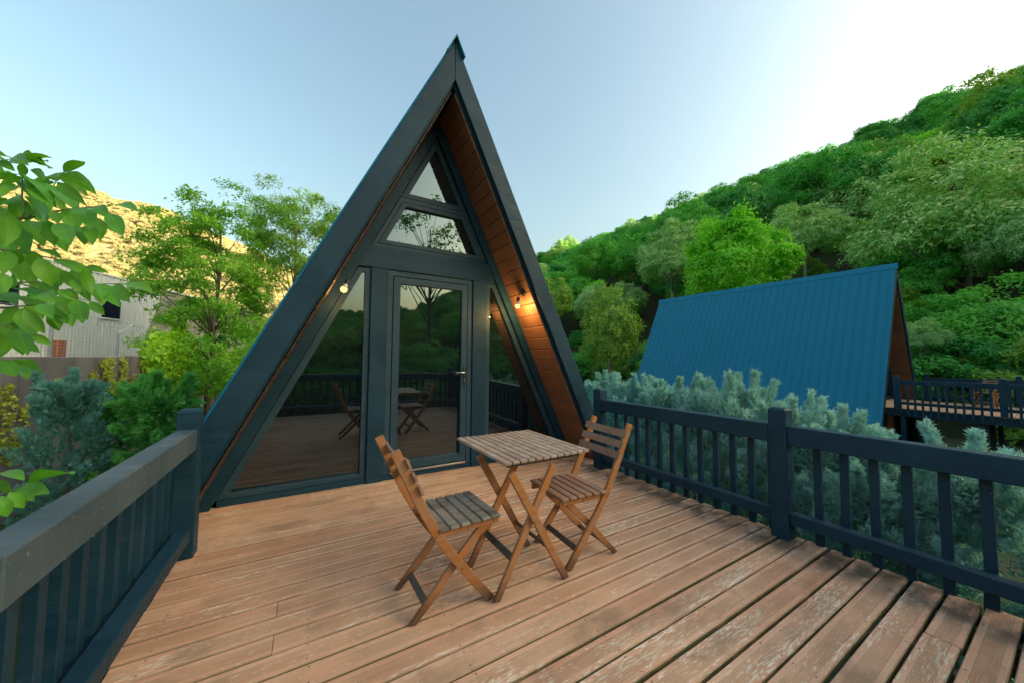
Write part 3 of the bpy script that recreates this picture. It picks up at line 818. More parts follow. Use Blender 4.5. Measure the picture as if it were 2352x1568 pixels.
# small brick pier behind the fence
g = G('red_brick'); bt = g.n('ShaderNodeTexBrick', {'Vector': g.coord('Object', (1, 1, 1), False), 'Color1': (.20, .065, .035, 1), 'Color2': (.25, .09, .05, 1), 'Mortar': (.3, .26, .22, 1), 'Scale': 4.0})
brick_m = g.base(bt.outputs[0], .85, .2)
pc = at(131, 790, 9.4)
br = box('brick_pier', (pc.x-.12, pc.y-.12, GZ), (pc.x+.12, pc.y+.12, pc.z+.10), brick_m); tag(br, 'small red brick pier behind the wire fence', 'pier')

# ================================================================== VEGETATION
def unit(a): return a/np.maximum(np.linalg.norm(a, axis=-1, keepdims=True), 1e-9)
def leaves_from(pos, axis, rng, n, L, wr=.42, spread=1.0, droop=.35, flat=.0):
    """n leaves round every spray point, lying across the spray's outward axis like tiles; each leaf is a folded diamond"""
    N = len(pos)
    P = np.repeat(pos, n, 0); A = np.repeat(axis, n, 0)
    A = unit(A+rng.normal(size=P.shape)*.38)
    perp = unit(np.cross(A, unit(rng.normal(size=P.shape))))
    d = unit(perp*spread+A*rng.uniform(-.1, .55, (N*n, 1)))
    d[:, 2] -= droop*rng.uniform(0, 1.2, N*n); d = unit(d)
    l = L*rng.uniform(.65, 1.3, (N*n, 1)); P = P+d*l*.1+rng.normal(size=P.shape)*L*.35
    side = unit(np.cross(d, A)); nor = np.cross(side, d)
    b = P; t = P+d*l-nor*l*.10; m = P+d*l*.48+nor*l*.06
    w = l*wr*.5
    V = np.stack([b, m+side*w-nor*l*.05, t, m-side*w-nor*l*.05], 1).reshape(-1, 3)
    k = np.arange(N*n)[:, None]*4
    F = np.concatenate([k+np.array([[0, 1, 2]]), k+np.array([[0, 2, 3]])], 0)
    return V, F
def crown_mesh(name, seed, Rr, mat, nclump=70, nspray=26, nleaf=6, leaf=.22, clump=.26, flat=.55, low=-.55, lobes=.22, spread=1.0, droop=.35, wr=.42, mat2=None, frac2=.0):
    rng = np.random.default_rng(seed); Rr = np.array(Rr)
    d = unit(rng.normal(size=(nclump*3, 3))); d = d[d[:, 2] > low][:nclump]
    lob = 1+lobes*np.sin(d[:, 0]*3.1+seed)*np.cos(d[:, 1]*2.7+seed*.7)+lobes*.6*np.sin(d[:, 2]*5+d[:, 0]*4+seed*1.9)
    rad = rng.uniform(.50, 1.0, len(d))**.6*lob
    C = d*rad[:, None]*Rr*.86
    rc = clump*Rr.mean()*rng.uniform(.65, 1.35, len(C))
    ns = len(C)*nspray; ci = np.repeat(np.arange(len(C)), nspray)
    sd_ = unit(rng.normal(size=(ns, 3))+d[ci]*.55+np.array([[0, 0, .55]]))
    rr = rng.uniform(.62, 1.08, ns)
    off = sd_*rc[ci][:, None]*rr[:, None]; off[:, 2] *= flat
    pos = C[ci]+off
    ax = unit(sd_+d[ci]*.3+np.array([[0, 0, .35]]))
    V, F = leaves_from(pos, ax, rng, nleaf, leaf, wr, spread, droop)
    me = fast_mesh(name, V, F, mat)
    if mat2 is not None:
        me.materials.append(mat2)
        top = np.repeat((rr > .80) & (sd_[:, 2] > -.1), nleaf) & (rng.uniform(size=ns*nleaf) < frac2)
        idx = np.concatenate([top, top]).astype(np.int32)
        me.polygons.foreach_set('material_index', idx)
    return me, C, rc
def trunk_mesh(name, seed, H, r0, C, base_z, lean=(0, 0), nlimb=12, top=.75):
    """trunk from base_z (local) with limbs to some of the leaf clumps"""
    rg = random.Random(seed); lst = []
    tp = [Vector((0, 0, base_z))]; n = 6
    ztop = base_z+H*top
    for i in range(1, n+1):
        f = i/n; tp.append(Vector((lean[0]*f+rg.uniform(-.05, .05)*H*.12, lean[1]*f+rg.uniform(-.05, .05)*H*.12, base_z+(ztop-base_z)*f)))
    lst.append((tp, [r0*(1-.75*i/n) for i in range(n+1)]))
    idx = rg.sample(range(len(C)), min(nlimb, len(C)))
    for k in idx:
        c = Vector(C[k]); f = min(.95, max(.3, (c.z-base_z)/(ztop-base_z)-.25)); j = f*n; i0 = int(j)
        p = tp[i0].lerp(tp[min(i0+1, n)], j-i0); m_ = p.lerp(c, .5)+Vector((rg.uniform(-.1, .1), rg.uniform(-.1, .1), .08))*H*.15
        r1 = r0*(1-.75*f)*.5
        lst.append(([p, m_, c], [r1, r1*.6, r1*.22]))
    return tubes_mesh(name, lst, 6)
TRUNK = {}
def tree(name, label, cat, loc, cm, tm, tmat, rz=0.0, sc=(1, 1, 1), group=None):
    """loc is the centre of the crown"""
    o = empty(name, loc, rz)
    o.scale = sc; WM[o.name] = o.matrix_basis.copy()
    tag(o, label, cat, group)
    a = bpy.data.objects.new('crown', cm); COL.objects.link(a); a.parent = o
    if tm is not None:
        b = bpy.data.objects.new('trunk', tm); COL.objects.link(b); b.parent = o; TRUNK[a.name] = b
        if not tm.materials: tm.materials.append(tmat)
    return o, a

# leaf colours
L_bright = m_leaf('leaf_bright_green', (0.220, 0.580, 0.050), (0.360, 0.750, 0.085), None, .48)
L_mid = m_leaf('leaf_mid_green', (0.110, 0.400, 0.065), (0.230, 0.600, 0.095), (0.090, 0.410, 0.080), .42)
L_dark = m_leaf('leaf_deep_green', (0.065, 0.310, 0.085), (0.130, 0.470, 0.110), (0.110, 0.390, 0.080), .38)
L_pale = m_leaf('leaf_chestnut_pale', (0.220, 0.500, 0.130), (0.400, 0.660, 0.210), (0.290, 0.540, 0.210), .38)
L_catkin = m_leaf('chestnut_catkins', (.60, .70, .28), (.74, .78, .37), (.54, .68, .32), .25)
L_yel = m_leaf('leaf_yellow_green', (0.263, 0.413, 0.070), (0.384, 0.545, 0.101), (0.202, 0.384, 0.060), .4)
L_left = m_leaf('leaf_acacia_green', (0.140, 0.380, 0.040), (0.290, 0.550, 0.065), None, .5)
L_left2 = m_leaf('leaf_olive_green', (0.190, 0.380, 0.070), (0.310, 0.500, 0.095), None, .5)
L_dry = m_leaf('leaf_dry_shrub', (0.46, 0.41, 0.22), (0.64, 0.55, 0.32), (0.53, 0.46, 0.25), .25)

rgT = random.Random(11)
# --- crown shapes
cA, CA, _ = crown_mesh('crown_chestnut', 1, (4.4, 4.4, 4.2), L_pale, 110, 46, 6, .23, .24, .62, -.5, .2, .9, .45, .40, L_catkin, .45)
cB, CB, _ = crown_mesh('crown_broad', 2, (3.8, 3.8, 3.8), L_mid, 85, 36, 6, .25, .26, .6, -.4, .26)
cC, CC, _ = crown_mesh('crown_dark', 3, (3.5, 3.5, 4.2), L_dark, 85, 36, 6, .25, .25, .62, -.45, .26)
cD, CD, _ = crown_mesh('crown_round', 4, (3.1, 3.1, 3.2), L_bright, 110, 42, 6, .22, .22, .8, -.85, .10)
cE, CE, _ = crown_mesh('crown_yellowish', 5, (3.2, 3.2, 3.7), L_yel, 75, 30, 6, .28, .27, .55, -.7)
cF, CF, _ = crown_mesh('crown_shrub', 6, (2.6, 2.6, 2.1), L_dry, 36, 16, 5, .50, .34, .7, -.4)
tA = trunk_mesh('trunk_chestnut', 1, 12, .24, CA, -7.5); tB = trunk_mesh('trunk_broad', 2, 11, .2, CB, -7.0)
tC = trunk_mesh('trunk_dark', 3, 11, .2, CC, -7.0); tD = trunk_mesh('trunk_round', 4, 9, .16, CD, -8.5); tE = trunk_mesh('trunk_yellowish', 5, 10, .18, CE, -6.5)
tF = trunk_mesh('trunk_shrub', 6, 4, .10, CF, -2.6, nlimb=6)
for t_ in (tA, tB, tC, tD, tE, tF): t_.materials.append(bark_pale if t_ in (tA, tE) else bark)
PRO = dict(A=(cA, tA), B=(cB, tB), C=(cC, tC), D=(cD, tD), E=(cE, tE), F=(cF, tF))
HALF = dict(A=(4.6, 4.3), B=(3.8, 4.1), C=(3.6, 4.5), D=(3.2, 3.3), E=(3.4, 3.8), F=(2.6, 2.1))
def px_tree(name, label, pro, vx, vtop, width, X=None, depth=None, rz=None, group='trees standing on the wooded slope', zs=1.0):
    """vx, vtop: where the crown's top shows; width in the same units; X: distance to the side of the valley floor"""
    dv = at(vx, 784, 1.0)-Vector((0, 0, EYE))
    d = depth if depth else X/dv.x
    p = at(vx, vtop, d); rad = width/2/FPX*d; s = rad/HALF[pro][0]; h = HALF[pro][1]*s*zs
    return tree(name, label, 'tree', (p.x, p.y, p.z-h), *PRO[pro], bark, rz if rz is not None else rgT.uniform(0, 6), (s, s, s*zs), group)
crowns = {}
def T(k, *a, **kw):
    o, c = px_tree(*a, **kw)
    if k: crowns[k] = c
    return o
T('D', 'broadleaf_tree', 'bright green round-crowned tree rising above the blue roof', 'D', 1690, 497, 232, X=25)
T('A', 'chestnut_tree', 'largest pale-tipped chestnut tree above the gable end of the farther cabin', 'A', 2205, 338, 400, X=36)
T(None, 'chestnut_tree', 'pale domed chestnut tree between the bright round tree and the largest chestnut', 'A', 1945, 392, 235, X=46)
T(None, 'chestnut_tree', 'pale chestnut crown just above the blue roof ridge, beside the bright tree', 'A', 1845, 470, 170, X=36)
T(None, 'chestnut_tree', 'pale cream-green crown directly behind the bright round tree', 'A', 1690, 470, 170, X=58)
T('E', 'broadleaf_tree', 'pale yellow-green pointed tree between the near cabin and the blue roof', 'E', 1402, 662, 140, X=17, zs=1.35)
T(None, 'chestnut_tree', 'grey-green domed tree just left of the pointed yellow-green tree', 'A', 1362, 655, 100, X=26)
T(None, 'chestnut_tree', 'small grey-green domed tree behind the pointed yellow-green tree', 'A', 1440, 650, 85, X=30)
T(None, 'chestnut_tree', 'grey-green round crown on the slope left of the bright tree', 'A', 1597, 500, 105, X=60)
T(None, 'chestnut_tree', 'pale round crown low on the slope beside the near cabin eave', 'A', 1342, 575, 80, X=52)
T('B', 'broadleaf_tree', 'bushy mid-green tree close behind the farther deck railing', 'B', 2235, 640, 290, X=28)
T(None, 'broadleaf_tree', 'mid-green tree between the largest chestnut and the gable of the farther cabin', 'B', 2085, 560, 150, X=34)
T(None, 'chestnut_tree', 'pale chestnut crown cut by the picture edge above the bushy mid-green tree', 'A', 2360, 470, 200, X=33)
T('C', 'broadleaf_tree', 'deep green tree on the slope between round bright tree and skyline', 'C', 1800, 385, 110, X=92)
T(None, 'broadleaf_tree', 'yellow-green tree touching the near cabin roof edge', 'E', 1272, 640, 95, X=16)
T(None, 'broadleaf_tree', 'silvery tree beside the gable of the farther cabin', 'A', 2110, 735, 95, X=24)
T(None, 'broadleaf_tree', 'dark green tree on the slope above the pale chestnuts, near the corner', 'C', 2290, 200, 210, X=62)

# --- the wood as one mass
def scatter(name, pts, objs, kind='stuff', label=None, cat=None):
    """pts: (x,y,z,k,rot,sx,sz)"""
    A_ = np.array(pts, dtype=np.float64)
    me = bpy.data.meshes.new(name); me.vertices.add(len(A_)); me.vertices.foreach_set('co', A_[:, :3].astype(np.float32).ravel())
    def attr(nm, ty, data):
        at_ = me.attributes.new(nm, ty, 'POINT'); at_.data.foreach_set('vector' if ty == 'FLOAT_VECTOR' else 'value', data)
    attr('which', 'INT', A_[:, 3].astype(np.int32))
    attr('turn', 'FLOAT_VECTOR', np.stack([np.zeros(len(A_)), np.zeros(len(A_)), A_[:, 4]], 1).astype(np.float32).ravel())
    attr('size', 'FLOAT_VECTOR', np.stack([A_[:, 5], A_[:, 5], A_[:, 6]], 1).astype(np.float32).ravel())
    o = bpy.data.objects.new(name, me); COL.objects.link(o); WM[o.name] = I4
    ng = bpy.data.node_groups.new(name+'_nodes', 'GeometryNodeTree')
    ng.interface.new_socket('Geometry', in_out='INPUT', socket_type='NodeSocketGeometry')
    ng.interface.new_socket('Geometry', in_out='OUTPUT', socket_type='NodeSocketGeometry')
    N_ = ng.nodes; gi = N_.new('NodeGroupInput'); go = N_.new('NodeGroupOutput'); jn = N_.new('GeometryNodeJoinGeometry')
    na = lambda nm, ty: (lambda q: (setattr(q, 'data_type', ty), q.inputs[0].__setattr__('default_value', nm), q)[2])(N_.new('GeometryNodeInputNamedAttribute'))
    wh, tu, si = na('which', 'INT'), na('turn', 'FLOAT_VECTOR'), na('size', 'FLOAT_VECTOR')
    for k, ob in [(k_, o_) for k_, ob_ in enumerate(objs) for o_ in ([ob_]+([TRUNK[ob_.name]] if ob_.name in TRUNK else []))]:
        cmp_ = N_.new('FunctionNodeCompare'); cmp_.data_type = 'INT'; cmp_.operation = 'EQUAL'
        ia = [s for s in cmp_.inputs if s.type == 'INT']; ng.links.new(wh.outputs[0], ia[0]); ia[1].default_value = k
        inf = N_.new('GeometryNodeObjectInfo'); inf.transform_space = 'ORIGINAL'; inf.inputs['Object'].default_value = ob; inf.inputs['As Instance'].default_value = True
        ip = N_.new('GeometryNodeInstanceOnPoints')
        ng.links.new(gi.outputs[0], ip.inputs['Points']); ng.links.new(cmp_.outputs[0], ip.inputs['Selection'])
        ng.links.new(inf.outputs['Geometry'], ip.inputs['Instance']); ng.links.new(tu.outputs[0], ip.inputs['Rotation']); ng.links.new(si.outputs[0], ip.inputs['Scale'])
        ng.links.new(ip.outputs[0], jn.inputs[0])
    ng.links.new(jn.outputs[0], go.inputs[0])
    md = o.modifiers.new('scatter', 'NODES'); md.node_group = ng
    tag(o, label, cat, kind=kind)
    return o
ORDER = ['A', 'B', 'C', 'E', 'D']
pts = []
rw = random.Random(21)
x = 30.0
while x < 124:
    y = -70.0 if x < 66 else -230.0
    while y < 260:
        px_, py_ = x+rw.uniform(-2.6, 2.6), y+rw.uniform(-2.6, 2.6)
        k = rw.choices([0, 1, 2, 3, 4], [11, 38, 40, 8, 3])[0]
        s = rw.choice([.75, .9, 1.05, 1.2, 1.35])*rw.uniform(.95, 1.08); hz = HALF[ORDER[k]][1]*s
        if px_ < 44 and -9 < py_ < 21:      # the trees named above stand here; only bushes between them
            for _ in range(3):
                bs_ = rw.uniform(.38, .62); qx, qy = px_+rw.uniform(-3, 3), py_+rw.uniform(-4, 4)
                pts.append((qx, qy, hill_z(qx, qy)+rw.uniform(.6, 1.6), rw.choice([1, 2, 1, 3]), rw.uniform(0, 6.28), bs_, bs_*.9))
            y += rw.uniform(5, 6.5); continue
        lim = 1.3+(.475 if px_ < 90 else .4975)*px_+(5 if py_ > 130 else 0)+rw.uniform(-1.8, 1.4)      # keep the skyline's height
        zc = hill_z(px_, py_)+hz+rw.uniform(2.2, 4.2); over = zc+hz-lim
        if over > 0: zc -= over
        pts.append((px_, py_, zc, k, rw.uniform(0, 6.28), s, s*rw.uniform(.88, 1.0)))
        # undergrowth
        if x < 60:
            pts.append((px_+rw.uniform(-3, 3), py_+rw.uniform(-3, 3), hill_z(px_, py_)+.9, rw.choice([1, 2, 3, 2]), rw.uniform(0, 6.28), rw.uniform(.35, .6), rw.uniform(.3, .5)))
        y += rw.uniform(7.4, 10.2)
    x += 7.4
# the crest is closed by a dense row
yy_ = -230.0
while yy_ < 150:
    px_ = rw.uniform(104, 118); s = rw.uniform(.85, 1.15); k = rw.choice([1, 2, 2, 0]); hz = HALF[ORDER[k]][1]*s
    pts.append((px_, yy_, 1.3+.4975*px_+(5 if yy_ > 130 else 0)+rw.uniform(-2.2, .8)-hz, k, rw.uniform(0, 6), s, s)); yy_ += rw.uniform(2.6, 4.2)
# strip of bushes at the foot of the slope, and the wood behind the viewer that the glass mirrors
for i in range(46):
    yb = -14+i*2.4; pts.append((24.5+rw.uniform(-1.5, 2.5), yb, rw.uniform(-.6, .9), rw.choice([1, 2, 3, 1]), rw.uniform(0, 6), rw.uniform(.5, .8), rw.uniform(.5, .8)))
for i in range(110):
    px_, py_ = rw.uniform(-30, 24), rw.uniform(-15, -6.5)
    s = rw.uniform(.38, .62); k = rw.choices([1, 2, 3], [4, 5, 1])[0]
    pts.append((px_, py_, GZ+HALF[ORDER[k]][1]*s*.8-.02*max(0, -px_), k, rw.uniform(0, 6), s*1.1, s*.85))
for i in range(120):
    px_, py_ = rw.uniform(-55, 26), rw.uniform(-36, -16)
    s = rw.uniform(.38, .56); k = rw.choices([1, 2, 3], [4, 5, 1])[0]
    pts.append((px_, py_, GZ+.6+HALF[ORDER[k]][1]*s+max(0, px_)*.16, k, rw.uniform(0, 6), s, s))
for i in range(420):
    px_, py_ = rw.uniform(-95, 35), rw.uniform(-110, -36)
    s = rw.uniform(.55, .8); k = rw.choices([1, 2, 3], [4, 5, 1])[0]
    pts.append((px_, py_, GZ+.5+HALF[ORDER[k]][1]*s+max(0, (-36-py_))*.07+max(0, px_)*.16, k, rw.uniform(0, 6), s, s))
# trees beyond the cabins on the valley floor
for i in range(90):
    px_, py_ = rw.uniform(3, 25), rw.uniform(26, 150)
    s = rw.uniform(.5, .8); k = rw.choices([0, 1, 2, 3], [2, 4, 3, 2])[0]
    pts.append((px_, py_, GZ+.8+HALF[ORDER[k]][1]*s, k, rw.uniform(0, 6), s, s))
wood = scatter('woodland', pts, [crowns[k] for k in ORDER], 'stuff', 'dense green wood covering the slope behind the blue roof', 'wood')

# --- scrub on the sunlit hill
o_, cr_ = tree('dry_shrub', 'golden sunlit shrub on the far hill above the factory roof', 'shrub', tuple(hill_pt(300, .5, 190)+Vector((0, 0, 1.6))), cF, tF, bark, 0, (1.6, 1.6, 1.6))
pts = []
for i in range(9000):
    vx = rw.uniform(-500, 1000); t = rw.uniform(.0, 1.0)
    d = np.interp(t, [0, .18, .40, .62, .82, 1.0], [118, 150, 178, 205, 236, 268])
    p = hill_pt(vx, t, float(d)); s = rw.uniform(.65, 1.25)
    pts.append((p.x, p.y, p.z+s*.9, 0, rw.uniform(0, 6.28), s, s*rw.uniform(.8, 1.2)))
scatter('hill_scrub', pts, [cr_], 'stuff', 'golden sunlit scrub covering the far hill', 'scrub')

# --- the two trees beyond the ivy wall
c1, C1, _ = crown_mesh('crown_spreading', 21, (2.5, 2.5, 4.6), L_left, 112, 36, 7, .165, .18, .40, -.97, .34, 1.1, .25, .34)
t1 = trunk_mesh('trunk_spreading', 21, 9.5, .13, C1, -6.6, (.2, 0), 26, .92); t1.materials.append(bark)
p = at(505, 388, 15.5)
tree('acacia_tree', 'leafy green tree with golden lit top in front of the far hill', 'tree', (p.x, p.y, p.z-4.7), c1, t1, bark, .6, (1, 1, 1), 'trees beyond the ivy wall')
c2, C2, _ = crown_mesh('crown_feathery', 22, (2.6, 2.6, 3.6), L_left2, 105, 40, 7, .15, .21, .5, -.95, .34, 1.1, .3, .30)
t2 = trunk_mesh('trunk_feathery', 22, 9.0, .16, C2, -6.8, (-.3, .2), 24, .9); t2.materials.append(bark_pale)
p = at(690, 415, 17.5)
tree('acacia_tree', 'feathery olive-green tree just left of the near cabin roof', 'tree', (p.x, p.y, p.z-3.6), c2, t2, bark, 1.9, (1, 1, 1), 'trees beyond the ivy wall')
c4, C4, _ = crown_mesh('crown_ground_bush', 24, (1.9, 1.9, 1.6), L_left, 50, 26, 6, .13, .26, .6, -.6, .3)
p = at(560, 800, 13.5)
tree('bush', 'green bush at the foot of the trees beside the near cabin roof edge', 'bush', (p.x, p.y, p.z-.9), c4, None, bark, 0, (1, 1, 1.1), None)
# a tree behind the viewer, whose thin branches show in the upper glass
c3, C3, _ = crown_mesh('crown_thin', 23, (2.6, 2.6, 2.8), L_left, 34, 16, 6, .17, .22, .5, -.7, .4)
t3_ = trunk_mesh('trunk_thin', 23, 9.0, .12, C3, -7.5, (0, 0), 26, .95); t3_.materials.append(bark)
tree('thin_tree', 'thin-branched tree mirrored in the cabin windows', 'tree', (5.2, -9.0, 6.3), c3, t3_, bark, 0, (1, 1, 1), None)

# --- silvery cypress hedge and the shrubs on the left
def sprig_mesh(name, seed, W, Ht, mat, n=3200, L=.09, tips=7, twig=.010, horiz=.0, nb=120, plume=.11):
    """shrub of feathery plumes: branches leave the stem, each carries sprigs made of a stalk with side twigs"""
    rng = np.random.default_rng(seed)
    h0 = np.sort(rng.uniform(.02, .93, nb)); ang = np.arange(nb)*2.39996+rng.normal(size=nb)*.35
    reach = W*.5*np.interp(h0, [0, .10, .40, .70, .88, 1.0], [.80, 1.0, 1.0, .80, .50, .25])*rng.uniform(.72, 1.18, nb)
    rise = (np.interp(h0, [0, .5, .8, 1.0], [.35, .7, 1.3, 2.2])-horiz*.45)*rng.uniform(.7, 1.3, nb)
    lead = np.arange(nb) >= nb-tips
    reach[lead] = W*rng.uniform(.02, .34, tips); h0[lead] = rng.uniform(.60, .74, tips); rise[lead] = 0
    B0 = np.stack([np.zeros(nb), np.zeros(nb), h0*Ht], 1)
    out = np.stack([np.cos(ang), np.sin(ang), np.zeros(nb)], 1)
    B1 = B0+out*reach[:, None]+np.array([[0, 0, 1.0]])*(rise*reach*.8)[:, None]
    B1[lead] = B0[lead]+out[lead]*reach[lead][:, None]; B1[lead, 2] = Ht*rng.uniform(.84, 1.0, tips); B1[np.where(lead)[0][0], 2] = Ht
    B1[~lead, 2] = np.minimum(B1[~lead, 2], Ht*.93)
    k = rng.integers(0, nb, n); k[:n//6] = rng.choice(np.where(lead)[0], n//6)
    t = rng.uniform(.30, 1.0, n)**.8
    bd = unit(B1-B0)[k]
    rad = plume*(1.08-t)**.7*rng.uniform(.35, 1.0, n)**.5*np.where(lead[k], .8, 1.5)+.004
    q = unit(np.cross(bd, rng.normal(size=(n, 3))))
    bend = B0[k]*(1-t)[:, None]+B1[k]*t[:, None]+np.array([[0, 0, 1.0]])*(np.sin(t*3.14)*-.05)[:, None]
    pos = bend+q*rad[:, None]
    ax = unit(bd*1.0+q*.75+np.array([[0, 0, .35-horiz*.4]])+rng.normal(size=(n, 3))*.25)
    l = L*rng.uniform(.6, 1.35, n)*np.where(lead[k] & (t > .8), 1.25, 1.0)
    Vs, Fs = [], []
    side0 = unit(np.cross(ax, q+rng.normal(size=(n, 3))*.4)); nor = np.cross(ax, side0)
    b0 = pos-ax*l[:, None]*.3
    st = np.stack([b0-side0*twig*.5, b0+side0*twig*.5, b0+ax*l[:, None]], 1); Vs.append(st.reshape(-1, 3)); Fs.append(np.arange(n*3).reshape(-1, 3)); o = n*3
    m = 4
    for j in range(m):
        f = .10+.78*j/m
        for sgn in (-1, 1):
            th = rng.uniform(-.7, .7, (n, 1))
            sdv = unit(side0*np.cos(th)+nor*np.sin(th))*sgn
            dv = unit(ax*rng.uniform(.7, 1.2, (n, 1))+sdv*rng.uniform(.5, 1.0, (n, 1)))
            tl = (l*(.62-.36*f)*rng.uniform(.7, 1.3, n))[:, None]
            p0 = b0+ax*(l*f)[:, None]; wv = unit(np.cross(dv, nor+rng.normal(size=(n, 3))*.35))*twig*.75
            tri = np.stack([p0-wv, p0+wv, p0+dv*tl], 1); Vs.append(tri.reshape(-1, 3)); Fs.append(o+np.arange(n*3).reshape(-1, 3)); o += n*3
    return fast_mesh(name, np.concatenate(Vs), np.concatenate(Fs), mat)
S_blue = m_leaf('cypress_silver_blue', (0.290, 0.530, 0.560), (0.520, 0.740, 0.740), (0.370, 0.600, 0.620), .33, nscale=6.0, rough=.7)
S_blue_dk = m_leaf('conifer_blue_green', (0.120, 0.330, 0.300), (0.230, 0.480, 0.430), None, .3, nscale=6.0, rough=.7)
S_green = m_leaf('conifer_deep_green', (0.095, 0.380, 0.090), (0.200, 0.540, 0.125), None, .3, nscale=6.0, rough=.7)
stem_m = bark
def cyp(label, loc, W, H_, mesh, base, mat, rz, group, name='cypress_shrub', mw=1.3, mh=2.9):
    o = empty(name, loc, rz); o.scale = (W/mw, W/mw, H_/mh); WM[o.name] = o.matrix_basis.copy(); tag(o, label, 'shrub', group)
    a = bpy.data.objects.new('foliage', mesh); COL.objects.link(a); a.parent = o
    b = bpy.data.objects.new('stem', base); COL.objects.link(b); b.parent = o
    return o
cyM = [sprig_mesh('cypress_foliage', 31+i, 1.3, 2.9, S_blue, 15000, .072, 15+2*i, .0085, 0, 140, .088) for i in range(3)]
stemM = tubes_mesh('stem', [([(0, 0, 0), (.02, .01, 1.2), (0, 0, 2.5)], [.045, .03, .008]), ([(0, 0, .6), (.25, .1, 1.5), (.3, .12, 2.0)], [.025, .015, .004]), ([(0, 0, .5), (-.25, -.1, 1.4), (-.3, -.15, 1.9)], [.025, .015, .004])], 6); stemM.materials.append(bark)
hedge = [  # y along the hedge, x, top z, width, words
    (-.35, 3.98, .55, 1.2, 'silver-blue cypress at the near end of the hedge, mostly outside the picture'),
    (.42, 4.05, .88, 1.05, 'silver-blue cypress with ragged top right in front of the farther deck railing'),
    (.92, 3.95, .72, .95, 'low silver-blue cypress between the ragged one and the gable of the farther cabin'),
    (1.22, 4.25, .95, .95, 'spiky silver-blue cypress in front of the lower edge of the blue roof'),
    (1.62, 4.35, 1.03, .9, 'silver-blue cypress with a single thin leader before the blue roof, behind the middle post'),
    (2.02, 4.30, 1.22, 1.05, 'tallest pointed silver-blue cypress beside the middle railing post'),
    (2.55, 4.35, 1.16, 1.05, 'full silver-blue cypress before the middle of the blue roof'),
    (3.10, 4.50, 1.17, 1.10, 'dense silver-blue cypress below the far end of the blue roof'),
    (3.75, 4.55, 1.12, 1.15, 'silver-blue cypress two places from the near cabin eave'),
    (4.50, 4.70, 1.15, 1.2, 'silver-blue cypress nearest the near cabin eave'),
]
for i, (y, x, zt, wd, lab) in enumerate(hedge):
    cyp(lab, (x, y, GZ), wd*1.08, (zt-.10-GZ)/.985, cyM[i % 3], stemM, S_blue, i*1.7, 'silver-blue cypresses forming the hedge')
cy4 = sprig_mesh('conifer_foliage', 41, 1.3, 2.9, S_blue_dk, 9000, .09, 4, .011, 0, 110, .10)
cy5 = sprig_mesh('conifer_foliage', 42, 1.5, 2.9, S_green, 9000, .11, 4, .013, .9, 100, .10)
p = at(168, 856, 4.9); cyp('blue-green conifer in front of the ivy wall, beside the walnut leaves', (p.x, p.y, GZ), .98, (p.z-GZ)/.985, cy4, stemM, None, .3, 'conifers below the ivy wall')
p = at(372, 862, 5.4); cyp('deep green feathery conifer behind the scuffed railing post', (p.x, p.y, GZ), 1.25, (p.z-GZ)/.985, cy5, stemM, None, 1.0, 'conifers below the ivy wall', mw=1.5)
p = at(290, 868, 5.7); cyp('deep green feathery conifer squeezed between the blue-green one and its twin', (p.x, p.y, GZ), 1.15, (p.z-GZ)/.985, cy5, stemM, None, 2.6, 'conifers below the ivy wall', mw=1.5)

# --- ivy
def ivy(name, label, pos, nrm, L, mat, seed, n=4):
    rng = np.random.default_rng(seed)
    ax = unit(np.array(nrm)[None]*.8+rng.normal(size=(len(pos), 3))*.45+np.array([[0, 0, -.5]]))
    V, F = leaves_from(np.array(pos), ax, rng, n, L, .85, .8, .5)
    o = link(name, fast_mesh(name, V, F, mat)); tag(o, label, 'ivy', kind='stuff'); return o
I_yel = m_leaf('ivy_yellow_green', (0.388, 0.449, 0.054), (0.558, 0.574, 0.109), None, .35, nscale=1.5)
I_grn = m_leaf('ivy_bright_green', (0.250, 0.510, 0.045), (0.440, 0.680, 0.080), None, .45, nscale=.8)
I_red = m_leaf('ivy_reddish', (0.248, 0.078, 0.062), (0.341, 0.139, 0.093), None, .3)
ri = np.random.default_rng(77)
def on_wall(vx, vy, off=0.0):
    dv = at(vx, vy, 1.0)-Vector((0, 0, EYE)); t = (WX+.01+off)/dv.x; return Vector((0, 0, EYE))+dv*t
def strands(spec, n):
    P = []
    for (vx, vtop, vbot, wd, k) in spec:
        for i in range(k):
            f = ri.uniform(0, 1); vy = vtop+(vbot-vtop)*f
            ww = wd*(.25+.75*f) if vtop > 830 else wd*(1-.35*f)
            q = on_wall(vx+ri.normal()*ww*.45+6*math.sin(vy*.05+vx), vy, ri.uniform(0, .10)); P.append(tuple(q))
    return P
yel = strands([(4, 890, 1050, 10, 75), (24, 880, 990, 7, 50), (63, 930, 1050, 7, 55), (20, 1000, 1062, 20, 45), (46, 1010, 1062, 12, 25), (133, 868, 910, 14, 60), (170, 872, 905, 8, 22), (218, 850, 905, 12, 90), (252, 822, 905, 15, 240), (280, 822, 880, 9, 110), (306, 860, 905, 10, 40), (330, 824, 885, 18, 200), (590/1.3265, 830, 920, 12, 150), (470, 830, 900, 7, 60)], 0)
ivy('ivy', 'yellow-green ivy strands climbing the grey concrete wall', yel, (1, 0, .2), .062, I_yel, 5, 3)
red = strands([(88, 868, 912, 10, 60)], 0)
ivy('ivy', 'small reddish ivy strand on the bare grey wall', red, (1, 0, .2), .06, I_red, 6)
